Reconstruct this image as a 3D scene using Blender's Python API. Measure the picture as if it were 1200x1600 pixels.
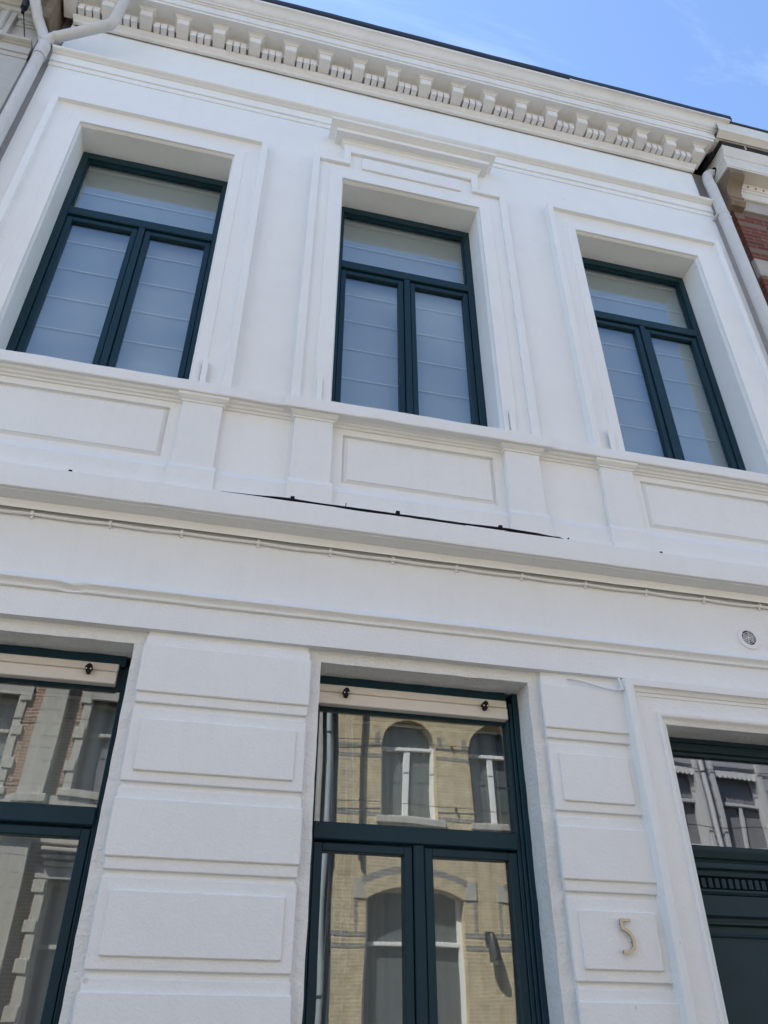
import bpy, bmesh, math, random
from mathutils import Vector, Matrix, noise
random.seed(7)
for o in list(bpy.data.objects):
    bpy.data.objects.remove(o, do_unlink=True)
SC = bpy.context.scene
COL = SC.collection
H = 1.6            # heights in this file are measured from the photographer's eye level, 1.6 m above the pavement
R = math.radians

# ------------------------------------------------------------------ camera, sky, sun, exposure
cam = bpy.data.cameras.new('camera')
cam_o = bpy.data.objects.new('camera', cam)
COL.objects.link(cam_o)
SC.camera = cam_o
rt = Vector((0.97257468, -0.23258752, 0.00124153))
dn = Vector((0.13502328, 0.56024322, -0.8172492))
fw = Vector((0.18938641, 0.79500351, 0.5762831))
m = Matrix((rt, -dn, -fw)).transposed().to_4x4()
m.translation = Vector((0, -3.6, H))
cam_o.matrix_world = m
cam.sensor_fit = 'VERTICAL'
cam.sensor_height = 36.0
cam.sensor_width = 27.0
cam.lens = 36.0 * 1240 / 1600
cam.clip_start = 0.05
cam.clip_end = 2000

SUN_DIR = Vector((-0.9, 0.8, 1.7)).normalized()
sun_el = math.asin(SUN_DIR.z)
sun_rot = math.atan2(SUN_DIR.x, SUN_DIR.y)
W = bpy.data.worlds.new('World')
SC.world = W
W.use_nodes = True
nt = W.node_tree
nt.nodes.clear()
wo = nt.nodes.new('ShaderNodeOutputWorld')
bg = nt.nodes.new('ShaderNodeBackground')
sky = nt.nodes.new('ShaderNodeTexSky')
sky.sky_type = 'NISHITA'
sky.sun_disc = False
sky.sun_elevation = sun_el
sky.sun_rotation = sun_rot
sky.altitude = 0
sky.air_density = 1.0
sky.dust_density = 0.15
sky.ozone_density = 3.5
bg.inputs['Strength'].default_value = 0.10
# thin streaks of high cloud
tc = nt.nodes.new('ShaderNodeTexCoord')
mp = nt.nodes.new('ShaderNodeMapping')
mp.inputs['Location'].default_value = (2.2, 0.0, 0.0)
mp.inputs['Rotation'].default_value = (0.2, 0.5, 0.9)
mp.inputs['Scale'].default_value = (1.2, 5.0, 2.2)
nz = nt.nodes.new('ShaderNodeTexNoise')
nz.inputs['Scale'].default_value = 2.1
nz.inputs['Detail'].default_value = 9
nz.inputs['Roughness'].default_value = 0.62
nz.inputs['Distortion'].default_value = 0.5
rp = nt.nodes.new('ShaderNodeValToRGB')
rp.color_ramp.elements[0].position = 0.47
rp.color_ramp.elements[1].position = 0.95
rp.color_ramp.elements[1].color = (0.19, 0.19, 0.19, 1)
mx = nt.nodes.new('ShaderNodeMixRGB')
mx.inputs['Color2'].default_value = (8.5, 9.2, 10.4, 1)
nt.links.new(tc.outputs['Generated'], mp.inputs['Vector'])
nt.links.new(mp.outputs['Vector'], nz.inputs['Vector'])
nt.links.new(nz.outputs['Fac'], rp.inputs['Fac'])
nt.links.new(rp.outputs['Color'], mx.inputs['Fac'])
nt.links.new(sky.outputs['Color'], mx.inputs['Color1'])
nt.links.new(mx.outputs['Color'], bg.inputs['Color'])
nt.links.new(bg.outputs['Background'], wo.inputs['Surface'])

sl = bpy.data.lights.new('sun', 'SUN')
sl.energy = 5.0
sl.angle = R(0.53)
sl.color = (1.0, 0.96, 0.895)
sun_o = bpy.data.objects.new('sun', sl)
COL.objects.link(sun_o)
sun_o.rotation_euler = (-SUN_DIR).to_track_quat('-Z', 'Y').to_euler()
sun_o.location = (0, 0, 40)
SC.view_settings.view_transform = 'Standard'
SC.view_settings.look = 'None'
SC.view_settings.gamma = 1
SC.view_settings.use_curve_mapping = False
SC.view_settings.exposure = 1.75

# ------------------------------------------------------------------ materials
MATS = {}


def mat(name, col, rough=0.6, spec=0.3, metal=0.0, var=0.0, vscale=3.0, bump=0.0, bscale=200.0, bump2=0.0, b2scale=9.0,
        dirt=None, dirt_amt=0.0, rnd=None, stretch=None, streak=0.0):
    M = bpy.data.materials.new(name)
    M.use_nodes = True
    t = M.node_tree
    b = t.nodes['Principled BSDF']
    b.inputs['Base Color'].default_value = (*col, 1)
    b.inputs['Roughness'].default_value = rough
    b.inputs['Specular IOR Level'].default_value = spec
    b.inputs['Metallic'].default_value = metal
    geo = t.nodes.new('ShaderNodeNewGeometry')
    pos = geo.outputs['Position']
    if stretch:
        mpn = t.nodes.new('ShaderNodeMapping')
        mpn.inputs['Scale'].default_value = stretch
        t.links.new(pos, mpn.inputs['Vector'])
        pos = mpn.outputs['Vector']
    cur = None
    if rnd:
        oi = t.nodes.new('ShaderNodeObjectInfo')
        cr = t.nodes.new('ShaderNodeValToRGB')
        els = cr.color_ramp.elements
        els[0].color = (*rnd[0], 1)
        els[1].color = (*rnd[-1], 1)
        for i, c in enumerate(rnd[1:-1]):
            e = els.new((i + 1) / (len(rnd) - 1))
            e.color = (*c, 1)
        t.links.new(oi.outputs['Random'], cr.inputs['Fac'])
        cur = cr.outputs['Color']
    if var:
        n = t.nodes.new('ShaderNodeTexNoise')
        n.inputs['Scale'].default_value = vscale
        n.inputs['Detail'].default_value = 6
        n.inputs['Roughness'].default_value = 0.65
        t.links.new(pos, n.inputs['Vector'])
        mr = t.nodes.new('ShaderNodeMapRange')
        mr.inputs['From Min'].default_value = 0.25
        mr.inputs['From Max'].default_value = 0.75
        mr.inputs['To Min'].default_value = 1 - var
        mr.inputs['To Max'].default_value = 1 + var
        t.links.new(n.outputs['Fac'], mr.inputs['Value'])
        hm = t.nodes.new('ShaderNodeMixRGB')
        hm.blend_type = 'MULTIPLY'
        hm.inputs['Fac'].default_value = 1
        if cur:
            t.links.new(cur, hm.inputs['Color1'])
        else:
            hm.inputs['Color1'].default_value = (*col, 1)
        t.links.new(mr.outputs['Result'], hm.inputs['Color2'])
        cur = hm.outputs['Color']
    if dirt:
        n = t.nodes.new('ShaderNodeTexNoise')
        n.inputs['Scale'].default_value = 1.7
        n.inputs['Detail'].default_value = 10
        n.inputs['Roughness'].default_value = 0.72
        t.links.new(pos, n.inputs['Vector'])
        r2 = t.nodes.new('ShaderNodeValToRGB')
        r2.color_ramp.elements[0].position = 0.48
        r2.color_ramp.elements[1].position = 0.78
        r2.color_ramp.elements[1].color = (dirt_amt, dirt_amt, dirt_amt, 1)
        t.links.new(n.outputs['Fac'], r2.inputs['Fac'])
        hm = t.nodes.new('ShaderNodeMixRGB')
        t.links.new(r2.outputs['Color'], hm.inputs['Fac'])
        if cur:
            t.links.new(cur, hm.inputs['Color1'])
        else:
            hm.inputs['Color1'].default_value = (*col, 1)
        hm.inputs['Color2'].default_value = (*dirt, 1)
        cur = hm.outputs['Color']
    if cur:
        t.links.new(cur, b.inputs['Base Color'])
    if streak:
        mq = t.nodes.new('ShaderNodeMapping')
        mq.inputs['Scale'].default_value = (9, 9, 0.55)
        t.links.new(geo.outputs['Position'], mq.inputs['Vector'])
        n = t.nodes.new('ShaderNodeTexNoise')
        n.inputs['Scale'].default_value = 1.3
        n.inputs['Detail'].default_value = 8
        n.inputs['Roughness'].default_value = 0.7
        t.links.new(mq.outputs['Vector'], n.inputs['Vector'])
        mr = t.nodes.new('ShaderNodeMapRange')
        mr.inputs['From Min'].default_value = 0.5
        mr.inputs['From Max'].default_value = 0.8
        mr.inputs['To Min'].default_value = 1
        mr.inputs['To Max'].default_value = 1 - streak
        t.links.new(n.outputs['Fac'], mr.inputs['Value'])
        hm = t.nodes.new('ShaderNodeMixRGB')
        hm.blend_type = 'MULTIPLY'
        hm.inputs['Fac'].default_value = 1
        t.links.new(cur, hm.inputs['Color1'])
        t.links.new(mr.outputs['Result'], hm.inputs['Color2'])
        cur = hm.outputs['Color']
        # sparse chips and filled holes
        vo = t.nodes.new('ShaderNodeTexVoronoi')
        vo.inputs['Scale'].default_value = 3.6
        wv = t.nodes.new('ShaderNodeTexNoise')
        wv.inputs['Scale'].default_value = 40
        wm = t.nodes.new('ShaderNodeMixRGB')
        wm.inputs['Fac'].default_value = 0.012
        t.links.new(geo.outputs['Position'], wv.inputs['Vector'])
        t.links.new(geo.outputs['Position'], wm.inputs['Color1'])
        t.links.new(wv.outputs['Color'], wm.inputs['Color2'])
        t.links.new(wm.outputs['Color'], vo.inputs['Vector'])
        lt = t.nodes.new('ShaderNodeMath')
        lt.operation = 'LESS_THAN'
        lt.inputs[1].default_value = 0.040
        t.links.new(vo.outputs['Distance'], lt.inputs[0])
        sx = t.nodes.new('ShaderNodeSeparateColor')
        t.links.new(vo.outputs['Color'], sx.inputs['Color'])
        gt = t.nodes.new('ShaderNodeMath')
        gt.operation = 'GREATER_THAN'
        gt.inputs[1].default_value = 0.55
        t.links.new(sx.outputs['Red'], gt.inputs[0])
        ml = t.nodes.new('ShaderNodeMath')
        ml.operation = 'MULTIPLY'
        t.links.new(lt.outputs[0], ml.inputs[0])
        t.links.new(gt.outputs[0], ml.inputs[1])
        ms_ = t.nodes.new('ShaderNodeMath')
        ms_.operation = 'MULTIPLY'
        ms_.inputs[1].default_value = 0.5
        t.links.new(ml.outputs[0], ms_.inputs[0])
        hm = t.nodes.new('ShaderNodeMixRGB')
        t.links.new(ms_.outputs[0], hm.inputs['Fac'])
        t.links.new(cur, hm.inputs['Color1'])
        hm.inputs['Color2'].default_value = (0.52, 0.51, 0.49, 1)
        cur = hm.outputs['Color']
        t.links.new(cur, b.inputs['Base Color'])
    nrm = None
    for amt, sc in ((bump2, b2scale), (bump, bscale)):
        if amt:
            n = t.nodes.new('ShaderNodeTexNoise')
            n.inputs['Scale'].default_value = sc
            n.inputs['Detail'].default_value = 4
            n.inputs['Roughness'].default_value = 0.6
            t.links.new(pos, n.inputs['Vector'])
            bp = t.nodes.new('ShaderNodeBump')
            bp.inputs['Strength'].default_value = 1.0
            bp.inputs['Distance'].default_value = amt
            t.links.new(n.outputs['Fac'], bp.inputs['Height'])
            if nrm:
                t.links.new(nrm, bp.inputs['Normal'])
            nrm = bp.outputs['Normal']
    if nrm:
        t.links.new(nrm, b.inputs['Normal'])
    MATS[name] = M
    return M


WHITE = mat('white_paint', (0.83, 0.845, 0.825), 0.62, 0.25, var=0.022, vscale=2.2, bump=0.0012, bscale=70, bump2=0.004, b2scale=7,
            dirt=(0.74, 0.735, 0.70), dirt_amt=0.38, streak=0.03)
STUCCO = mat('white_stucco', (0.82, 0.835, 0.82), 0.7, 0.22, var=0.02, vscale=3, bump=0.0030, bscale=75, bump2=0.004, b2scale=8,
             dirt=(0.745, 0.74, 0.71), dirt_amt=0.36, streak=0.035)
ROUGH = mat('rough_white_render', (0.79, 0.805, 0.785), 0.75, 0.2, var=0.03, vscale=6, bump=0.0085, bscale=48, bump2=0.010, b2scale=14,
            dirt=(0.66, 0.65, 0.62), dirt_amt=0.45, streak=0.06)
CORN = mat('cornice_paint', (0.77, 0.765, 0.735), 0.6, 0.25, var=0.03, vscale=3, bump=0.0010, bscale=60, bump2=0.003, b2scale=9,
           dirt=(0.58, 0.55, 0.48), dirt_amt=0.5, streak=0.06)
TEAL = mat('teal_frame_paint', (0.008, 0.034, 0.049), 0.42, 0.24, var=0.08, vscale=9, bump=0.0004, bscale=110)
DOORP = mat('dark_green_door_paint', (0.020, 0.042, 0.050), 0.5, 0.18, var=0.10, vscale=6, bump=0.0005, bscale=90)
BLACK = mat('black_metal', (0.004, 0.004, 0.005), 0.5, 0.2, var=0.15, vscale=12)
ZINC = mat('black_zinc', (0.014, 0.015, 0.018), 0.5, 0.35, var=0.2, vscale=8, bump=0.001, bscale=40)
CREAM = mat('cream_wood', (0.69, 0.655, 0.585), 0.55, 0.3, var=0.06, vscale=5, bump=0.0006, bscale=60, stretch=(0.3, 1, 3))
FABRIC = mat('blind_linen', (0.40, 0.415, 0.42), 0.9, 0.1, var=0.05, vscale=4, bump=0.0006, bscale=400)
SEAM = mat('blind_seam_highlight', (0.66, 0.67, 0.67), 0.85, 0.1)  # lighter than the linen, painting in the highlight along the rod pockets
SHEER = mat('sheer_curtain', (0.42, 0.47, 0.52), 0.9, 0.1, var=0.05)
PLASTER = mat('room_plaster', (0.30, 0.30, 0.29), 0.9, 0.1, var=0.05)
PIPE = mat('painted_pipe', (0.62, 0.615, 0.585), 0.45, 0.35, var=0.06, vscale=6, bump=0.0008, bscale=40, dirt=(0.40, 0.38, 0.33), dirt_amt=0.55)
BRASS = mat('brushed_bronze', (0.47, 0.425, 0.345), 0.36, 0.5, metal=0.75, var=0.05, vscale=30)
PLASTIC = mat('white_plastic', (0.80, 0.80, 0.78), 0.4, 0.4)
GREYREN = mat('grey_side_render', (0.36, 0.345, 0.345), 0.85, 0.15, var=0.08, vscale=5, bump=0.004, bscale=50)
BRICKO = mat('red_brick', (0.25, 0.075, 0.05), 0.85, 0.15, var=0.22, vscale=30, bump=0.003, bscale=90,
             rnd=[(0.125, 0.042, 0.029), (0.18, 0.060, 0.040), (0.15, 0.052, 0.034), (0.21, 0.078, 0.052), (0.14, 0.054, 0.041)],
             dirt=(0.20, 0.14, 0.11), dirt_amt=0.35)
MORTAR = mat('mortar', (0.20, 0.145, 0.115), 0.95, 0.1, var=0.12, vscale=20, bump=0.003, bscale=120)
STONE = mat('grey_limestone', (0.42, 0.39, 0.35), 0.8, 0.2, var=0.12, vscale=4, bump=0.003, bscale=60, dirt=(0.30, 0.27, 0.23), dirt_amt=0.5)
BROWN = mat('weathered_console_stone', (0.24, 0.185, 0.125), 0.8, 0.2, var=0.22, vscale=9, bump=0.004, bscale=50, dirt=(0.10, 0.07, 0.045), dirt_amt=0.8)
OLDW = mat('old_white_paint', (0.70, 0.675, 0.615), 0.7, 0.2, var=0.06, vscale=5, bump=0.001, bscale=60, dirt=(0.50, 0.45, 0.37), dirt_amt=0.5)
NBEIGE = mat('beige_painted_render', (0.50, 0.495, 0.46), 0.75, 0.2, var=0.06, vscale=4, bump=0.0015, bscale=60, dirt=(0.36, 0.34, 0.29), dirt_amt=0.5)
WFRAME = mat('white_window_paint', (0.74, 0.74, 0.73), 0.4, 0.35)
SLATE = mat('roof_slate', (0.05, 0.052, 0.06), 0.6, 0.3, var=0.2, vscale=4, bump=0.004, bscale=12)
ASPH = mat('asphalt', (0.075, 0.073, 0.07), 0.9, 0.2, var=0.15, vscale=3, bump=0.004, bscale=120)
PAVE = mat('concrete_pavers', (0.215, 0.19, 0.155), 0.9, 0.15, var=0.1, vscale=2, bump=0.002, bscale=60)
SETTS = mat('street_setts', (0.105, 0.092, 0.070), 0.9, 0.2, var=0.12, vscale=6, bump=0.006, bscale=30)
KERB = mat('bluestone_kerb', (0.17, 0.175, 0.18), 0.7, 0.3, var=0.12, vscale=4)
DRAPE = mat('lace_white', (0.58, 0.57, 0.58), 0.8, 0.15)
PALE = mat('pale_render', (0.52, 0.53, 0.53), 0.85, 0.15, var=0.06)  # for the added walls out of view, tone set for their bounce
GTRIM = mat('pale_grey_trim', (0.46, 0.45, 0.465), 0.5, 0.3)
GPANE = mat('hazy_window_glass', (0.19, 0.185, 0.20), 0.25, 0.4)
GREYP = mat('grey_rusticated_render', (0.33, 0.325, 0.355), 0.8, 0.2, var=0.05, vscale=4, bump=0.001, bscale=60)
LAMPM = mat('dark_lamp_metal', (0.02, 0.02, 0.022), 0.5, 0.4)


def brick_mat(name, c1, c2, mort, bw=0.215, rh=0.0585, ms=0.010, vertical=False):
    M = bpy.data.materials.new(name)
    M.use_nodes = True
    t = M.node_tree
    b = t.nodes['Principled BSDF']
    b.inputs['Roughness'].default_value = 0.88
    b.inputs['Specular IOR Level'].default_value = 0.15
    geo = t.nodes.new('ShaderNodeNewGeometry')
    sp = t.nodes.new('ShaderNodeSeparateXYZ')
    t.links.new(geo.outputs['Position'], sp.inputs['Vector'])
    cb = t.nodes.new('ShaderNodeCombineXYZ')
    ad = t.nodes.new('ShaderNodeMath')
    ad.operation = 'ADD'
    t.links.new(sp.outputs['X'], ad.inputs[0])
    t.links.new(sp.outputs['Y'], ad.inputs[1])
    t.links.new(ad.outputs[0], cb.inputs['X'])
    t.links.new(sp.outputs['Z'], cb.inputs['Y'])
    br = t.nodes.new('ShaderNodeTexBrick')
    br.inputs['Scale'].default_value = 1
    br.inputs['Brick Width'].default_value = bw
    br.inputs['Row Height'].default_value = rh
    br.inputs['Mortar Size'].default_value = ms
    br.inputs['Mortar Smooth'].default_value = 0.25
    br.inputs['Color1'].default_value = (*c1, 1)
    br.inputs['Color2'].default_value = (*c2, 1)
    br.inputs['Mortar'].default_value = (*mort, 1)
    t.links.new(cb.outputs['Vector'], br.inputs['Vector'])
    n = t.nodes.new('ShaderNodeTexNoise')
    n.inputs['Scale'].default_value = 5
    n.inputs['Detail'].default_value = 8
    t.links.new(geo.outputs['Position'], n.inputs['Vector'])
    mr = t.nodes.new('ShaderNodeMapRange')
    mr.inputs['From Min'].default_value = 0.3
    mr.inputs['From Max'].default_value = 0.7
    mr.inputs['To Min'].default_value = 0.78
    mr.inputs['To Max'].default_value = 1.15
    t.links.new(n.outputs['Fac'], mr.inputs['Value'])
    mu = t.nodes.new('ShaderNodeMixRGB')
    mu.blend_type = 'MULTIPLY'
    mu.inputs['Fac'].default_value = 1
    t.links.new(br.outputs['Color'], mu.inputs['Color1'])
    t.links.new(mr.outputs['Result'], mu.inputs['Color2'])
    t.links.new(mu.outputs['Color'], b.inputs['Base Color'])
    bp = t.nodes.new('ShaderNodeBump')
    bp.inputs['Distance'].default_value = 0.008
    bp.invert = True
    t.links.new(br.outputs['Fac'], bp.inputs['Height'])
    t.links.new(bp.outputs['Normal'], b.inputs['Normal'])
    MATS[name] = M
    return M


YBRICK = brick_mat('yellow_brick', (0.55, 0.43, 0.26), (0.47, 0.365, 0.215), (0.58, 0.50, 0.375))
DBRICK = brick_mat('dark_grey_brick', (0.20, 0.185, 0.17), (0.27, 0.25, 0.225), (0.34, 0.31, 0.27), bw=0.11)
RBRICK = brick_mat('red_wall_brick', (0.29, 0.15, 0.11), (0.23, 0.115, 0.085), (0.42, 0.36, 0.30))


def glass(name, ior=1.9, tint=(0.92, 0.95, 0.94), wob=0.0, refl=(0.97, 1.0, 1.0)):
    M = bpy.data.materials.new(name)
    M.use_nodes = True
    t = M.node_tree
    t.nodes.clear()
    out = t.nodes.new('ShaderNodeOutputMaterial')
    mxs = t.nodes.new('ShaderNodeMixShader')
    tr = t.nodes.new('ShaderNodeBsdfTransparent')
    tr.inputs['Color'].default_value = (*tint, 1)
    gl = t.nodes.new('ShaderNodeBsdfGlossy')
    gl.inputs['Roughness'].default_value = 0.0
    gl.inputs['Color'].default_value = (*refl, 1)
    fr = t.nodes.new('ShaderNodeFresnel')
    # the same reflectance on both faces of the thin pane
    gb = t.nodes.new('ShaderNodeNewGeometry')
    mi = t.nodes.new('ShaderNodeMapRange')
    mi.inputs['To Min'].default_value = ior
    mi.inputs['To Max'].default_value = 1.0 / ior
    t.links.new(gb.outputs['Backfacing'], mi.inputs['Value'])
    t.links.new(mi.outputs['Result'], fr.inputs['IOR'])
    if wob:
        geo = t.nodes.new('ShaderNodeNewGeometry')
        n = t.nodes.new('ShaderNodeTexNoise')
        n.inputs['Scale'].default_value = 1.6
        n.inputs['Detail'].default_value = 1
        t.links.new(geo.outputs['Position'], n.inputs['Vector'])
        bp = t.nodes.new('ShaderNodeBump')
        bp.inputs['Distance'].default_value = wob
        t.links.new(n.outputs['Fac'], bp.inputs['Height'])
        t.links.new(bp.outputs['Normal'], gl.inputs['Normal'])
    t.links.new(fr.outputs['Fac'], mxs.inputs['Fac'])
    t.links.new(tr.outputs['BSDF'], mxs.inputs[1])
    t.links.new(gl.outputs['BSDF'], mxs.inputs[2])
    t.links.new(mxs.outputs['Shader'], out.inputs['Surface'])
    MATS[name] = M
    return M


GLASS = glass('window_glass', 2.05, wob=0.0018)
GLASSU = glass('upper_window_glass', 2.1, wob=0.0008, refl=(0.84, 0.94, 1.0))
PANE = mat('dark_window_glass', (0.11, 0.12, 0.12), 0.08, 0.5)

# ------------------------------------------------------------------ mesh helpers


class MB:
    """collects faces and links them as ONE mesh object"""

    def __init__(s):
        s.v = []
        s.f = []

    def quad(s, a, b, c, d):
        i = len(s.v)
        s.v += [a, b, c, d]
        s.f.append((i, i + 1, i + 2, i + 3))

    def poly(s, pts):
        i = len(s.v)
        s.v += list(pts)
        s.f.append(tuple(range(i, i + len(pts))))

    def grid(s, x0, x1, z0, z1, y, step=0.0, out=-1):
        """a wall sheet in the plane y, facing -y (out=-1) or +y"""
        nx = max(1, int(math.ceil((x1 - x0) / step))) if step else 1
        nz = max(1, int(math.ceil((z1 - z0) / step))) if step else 1
        for i in range(nx):
            for j in range(nz):
                a = x0 + (x1 - x0) * i / nx
                b = x0 + (x1 - x0) * (i + 1) / nx
                c = z0 + (z1 - z0) * j / nz
                d = z0 + (z1 - z0) * (j + 1) / nz
                q = [(a, y, c), (b, y, c), (b, y, d), (a, y, d)]
                if out > 0:
                    q.reverse()
                s.quad(*q)
        return s

    def box(s, x0, x1, y0, y1, z0, z1, bev=0.0):
        if bev <= 0:
            i = len(s.v)
            s.v += [(x0, y0, z0), (x1, y0, z0), (x1, y1, z0), (x0, y1, z0), (x0, y0, z1), (x1, y0, z1), (x1, y1, z1), (x0, y1, z1)]
            for q in ((3, 2, 1, 0), (4, 5, 6, 7), (0, 1, 5, 4), (1, 2, 6, 5), (2, 3, 7, 6), (3, 0, 4, 7)):
                s.f.append(tuple(i + k for k in q))
        else:
            bm = bmesh.new()
            bmesh.ops.create_cube(bm, size=1)
            for w in bm.verts:
                w.co = Vector(((x0 + x1) / 2 + w.co.x * (x1 - x0), (y0 + y1) / 2 + w.co.y * (y1 - y0), (z0 + z1) / 2 + w.co.z * (z1 - z0)))
            bmesh.ops.bevel(bm, geom=bm.edges[:], offset=bev, segments=1, affect='EDGES')
            s.take(bm)
        return s

    def take(s, bm):
        i = len(s.v)
        bm.verts.ensure_lookup_table()
        s.v += [tuple(w.co) for w in bm.verts]
        for f in bm.faces:
            s.f.append(tuple(i + w.index for w in f.verts))
        bm.free()

    def strip(s, rows):
        """quads between consecutive rows of points"""
        n = len(rows[0])
        i = len(s.v)
        for r in rows:
            s.v += list(r)
        for a in range(len(rows) - 1):
            for b in range(n - 1):
                p = i + a * n + b
                s.f.append((p, p + n, p + n + 1, p + 1))
        return s

    def molding(s, prof, x0, x1, xl=None, xr=None, step=0.12, returns=True):
        """profile of (projection, height), bottom to top or top to bottom, run along x; xl/xr give the end for a projection (mitred)"""
        fl = xl or (lambda p: x0)
        fr_ = xr or (lambda p: x1)
        n = max(2, int((x1 - x0) / step))
        rows = []
        for k in range(n + 1):
            t = k / n
            rows.append([(fl(p) + (fr_(p) - fl(p)) * t, -p, z) for p, z in prof])
        s.strip(rows)
        if returns:
            s.strip([[(fl(p), 0.02, z) for p, z in prof], rows[0]])
            s.strip([rows[-1], [(fr_(p), 0.02, z) for p, z in prof]])
        return s

    def frame_sweep(s, prof, x0, x1, z0, z1, step=0.15):
        """profile of (offset from opening, projection) up the left side, across the head and down the right side"""
        rows = []
        n = max(2, int((z1 - z0) / step))
        m_ = max(2, int((x1 - x0) / step))
        for k in range(n + 1):
            t = k / n
            rows.append([(x0 - o, -p, z0 + (z1 + o - z0) * t) for o, p in prof])
        for k in range(1, m_ + 1):
            t = k / m_
            rows.append([((x0 - o) + (x1 - x0 + 2 * o) * t, -p, z1 + o) for o, p in prof])
        for k in range(1, n + 1):
            t = k / n
            rows.append([(x1 + o, -p, z1 + o + (z0 - z1 - o) * t) for o, p in prof])
        return s.strip(rows)

    def tube(s, pts, r, seg=10, caps=True):
        rows = []
        P = [Vector(p) for p in pts]
        up = Vector((0.13, 0.31, 0.94))
        for i, p in enumerate(P):
            d = (P[min(i + 1, len(P) - 1)] - P[max(i - 1, 0)]).normalized()
            a = d.cross(up)
            if a.length < 0.1:
                a = d.cross(Vector((1, 0, 0)))
            a.normalize()
            b = d.cross(a)
            rr = r[i] if isinstance(r, (list, tuple)) else r
            rows.append([tuple(p + (a * math.cos(2 * math.pi * k / seg) + b * math.sin(2 * math.pi * k / seg)) * rr) for k in range(seg + 1)])
        s.strip(rows)
        if caps:
            s.poly(rows[0][:-1])
            s.poly(rows[-1][:-1][::-1])
        return s

    def prism(s, outline, y0, y1):
        """closed outline of (x, z), extruded from y0 to y1"""
        n = len(outline)
        i = len(s.v)
        s.v += [(x, y0, z) for x, z in outline] + [(x, y1, z) for x, z in outline]
        s.f.append(tuple(i + k for k in range(n)))
        s.f.append(tuple(i + n + k for k in reversed(range(n))))
        for k in range(n):
            a = (k + 1) % n
            s.f.append((i + k, i + n + k, i + n + a, i + a))
        return s


LOC = {}


def build(name, mb, material, parent=None, smooth=False, wob=0.0, wsc=3.0, merge=True, lift=True):
    vs = [Vector(v) for v in mb.v]
    if wob:
        vs = [v + noise.noise_vector(v * wsc) * wob + noise.noise_vector(v * wsc * 4.1) * wob * 0.4 for v in vs]
    if lift:
        vs = [v + Vector((0, 0, H)) for v in vs]
    lo = Vector((min(v.x for v in vs), min(v.y for v in vs), min(v.z for v in vs)))
    hi = Vector((max(v.x for v in vs), max(v.y for v in vs), max(v.z for v in vs)))
    c = Vector(((lo.x + hi.x) / 2, (lo.y + hi.y) / 2, lo.z))
    me = bpy.data.meshes.new(name)
    me.from_pydata([tuple(v - c) for v in vs], [], mb.f)
    bm = bmesh.new()
    bm.from_mesh(me)
    if merge:
        bmesh.ops.remove_doubles(bm, verts=bm.verts[:], dist=0.0002)
    bmesh.ops.recalc_face_normals(bm, faces=bm.faces[:])
    if smooth:
        for f in bm.faces:
            f.smooth = True
        for e in bm.edges:
            if len(e.link_faces) == 2 and e.calc_face_angle(0) > R(38):
                e.smooth = False
    bm.to_mesh(me)
    bm.free()
    me.materials.append(material)
    o = bpy.data.objects.new(name, me)
    COL.objects.link(o)
    if smooth:
        wn = o.modifiers.new('weighted_normal', 'WEIGHTED_NORMAL')
        wn.keep_sharp = True
        wn.weight = 80
    LOC[o.name] = c
    if parent:
        o.parent = parent
        o.location = c - LOC[parent.name]
    else:
        o.location = c
    return o


def copy_part(src, parent, at):
    o = src.copy()
    COL.objects.link(o)
    o.parent = parent
    LOC[o.name] = Vector(at)
    o.location = Vector(at) - LOC[parent.name]
    return o


def tag(o, label, cat, group=None):
    o['label'] = label
    o['category'] = cat
    if group:
        o['group'] = group
    return o


def thing(name, label, cat, at, group=None):
    o = bpy.data.objects.new(name, None)
    o.empty_display_size = 0.2
    COL.objects.link(o)
    o.location = at
    LOC[o.name] = Vector(at)
    return tag(o, label, cat, group)


def setting(o):
    o['kind'] = 'structure'
    return o


def curve(pts, n=6):
    """Catmull-Rom through points of any dimension"""
    P = [Vector(p) for p in pts]
    out = []
    for i in range(len(P) - 1):
        p0, p1, p2, p3 = P[max(i - 1, 0)], P[i], P[i + 1], P[min(i + 2, len(P) - 1)]
        for k in range(n):
            t = k / n
            out.append(tuple(0.5 * ((2 * p1) + (p2 - p0) * t + (2 * p0 - 5 * p1 + 4 * p2 - p3) * t * t + (3 * p1 - p0 - 3 * p2 + p3) * t ** 3)))
    out.append(tuple(P[-1]))
    return out


def wall_holes(mb, xs, zs, holes, y, step, out=-1):
    """wall sheet cut into cells by the breaks xs, zs, leaving out the holes (x0, x1, z0, z1)"""
    for i in range(len(xs) - 1):
        for j in range(len(zs) - 1):
            cx, cz = (xs[i] + xs[i + 1]) / 2, (zs[j] + zs[j + 1]) / 2
            if any(h[0] < cx < h[1] and h[2] < cz < h[3] for h in holes):
                continue
            mb.grid(xs[i], xs[i + 1], zs[j], zs[j + 1], y, step, out)


def reveal(mb, x0, x1, z0, z1, y0, y1, step=0.15, bottom=False):
    n = max(1, int((z1 - z0) / step))
    for k in range(n):
        a, b = z0 + (z1 - z0) * k / n, z0 + (z1 - z0) * (k + 1) / n
        for x in (x0, x1):
            mb.quad((x, y0, a), (x, y1, a), (x, y1, b), (x, y0, b))
    n = max(1, int((x1 - x0) / step))
    for k in range(n):
        a, b = x0 + (x1 - x0) * k / n, x0 + (x1 - x0) * (k + 1) / n
        mb.quad((a, y0, z1), (b, y0, z1), (b, y1, z1), (a, y1, z1))
        if bottom:
            mb.quad((a, y0, z0), (b, y0, z0), (b, y1, z0), (a, y1, z0))


# ------------------------------------------------------------------ street
WL, WR = -1.856, 3.985          # the white house's side edges


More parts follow.
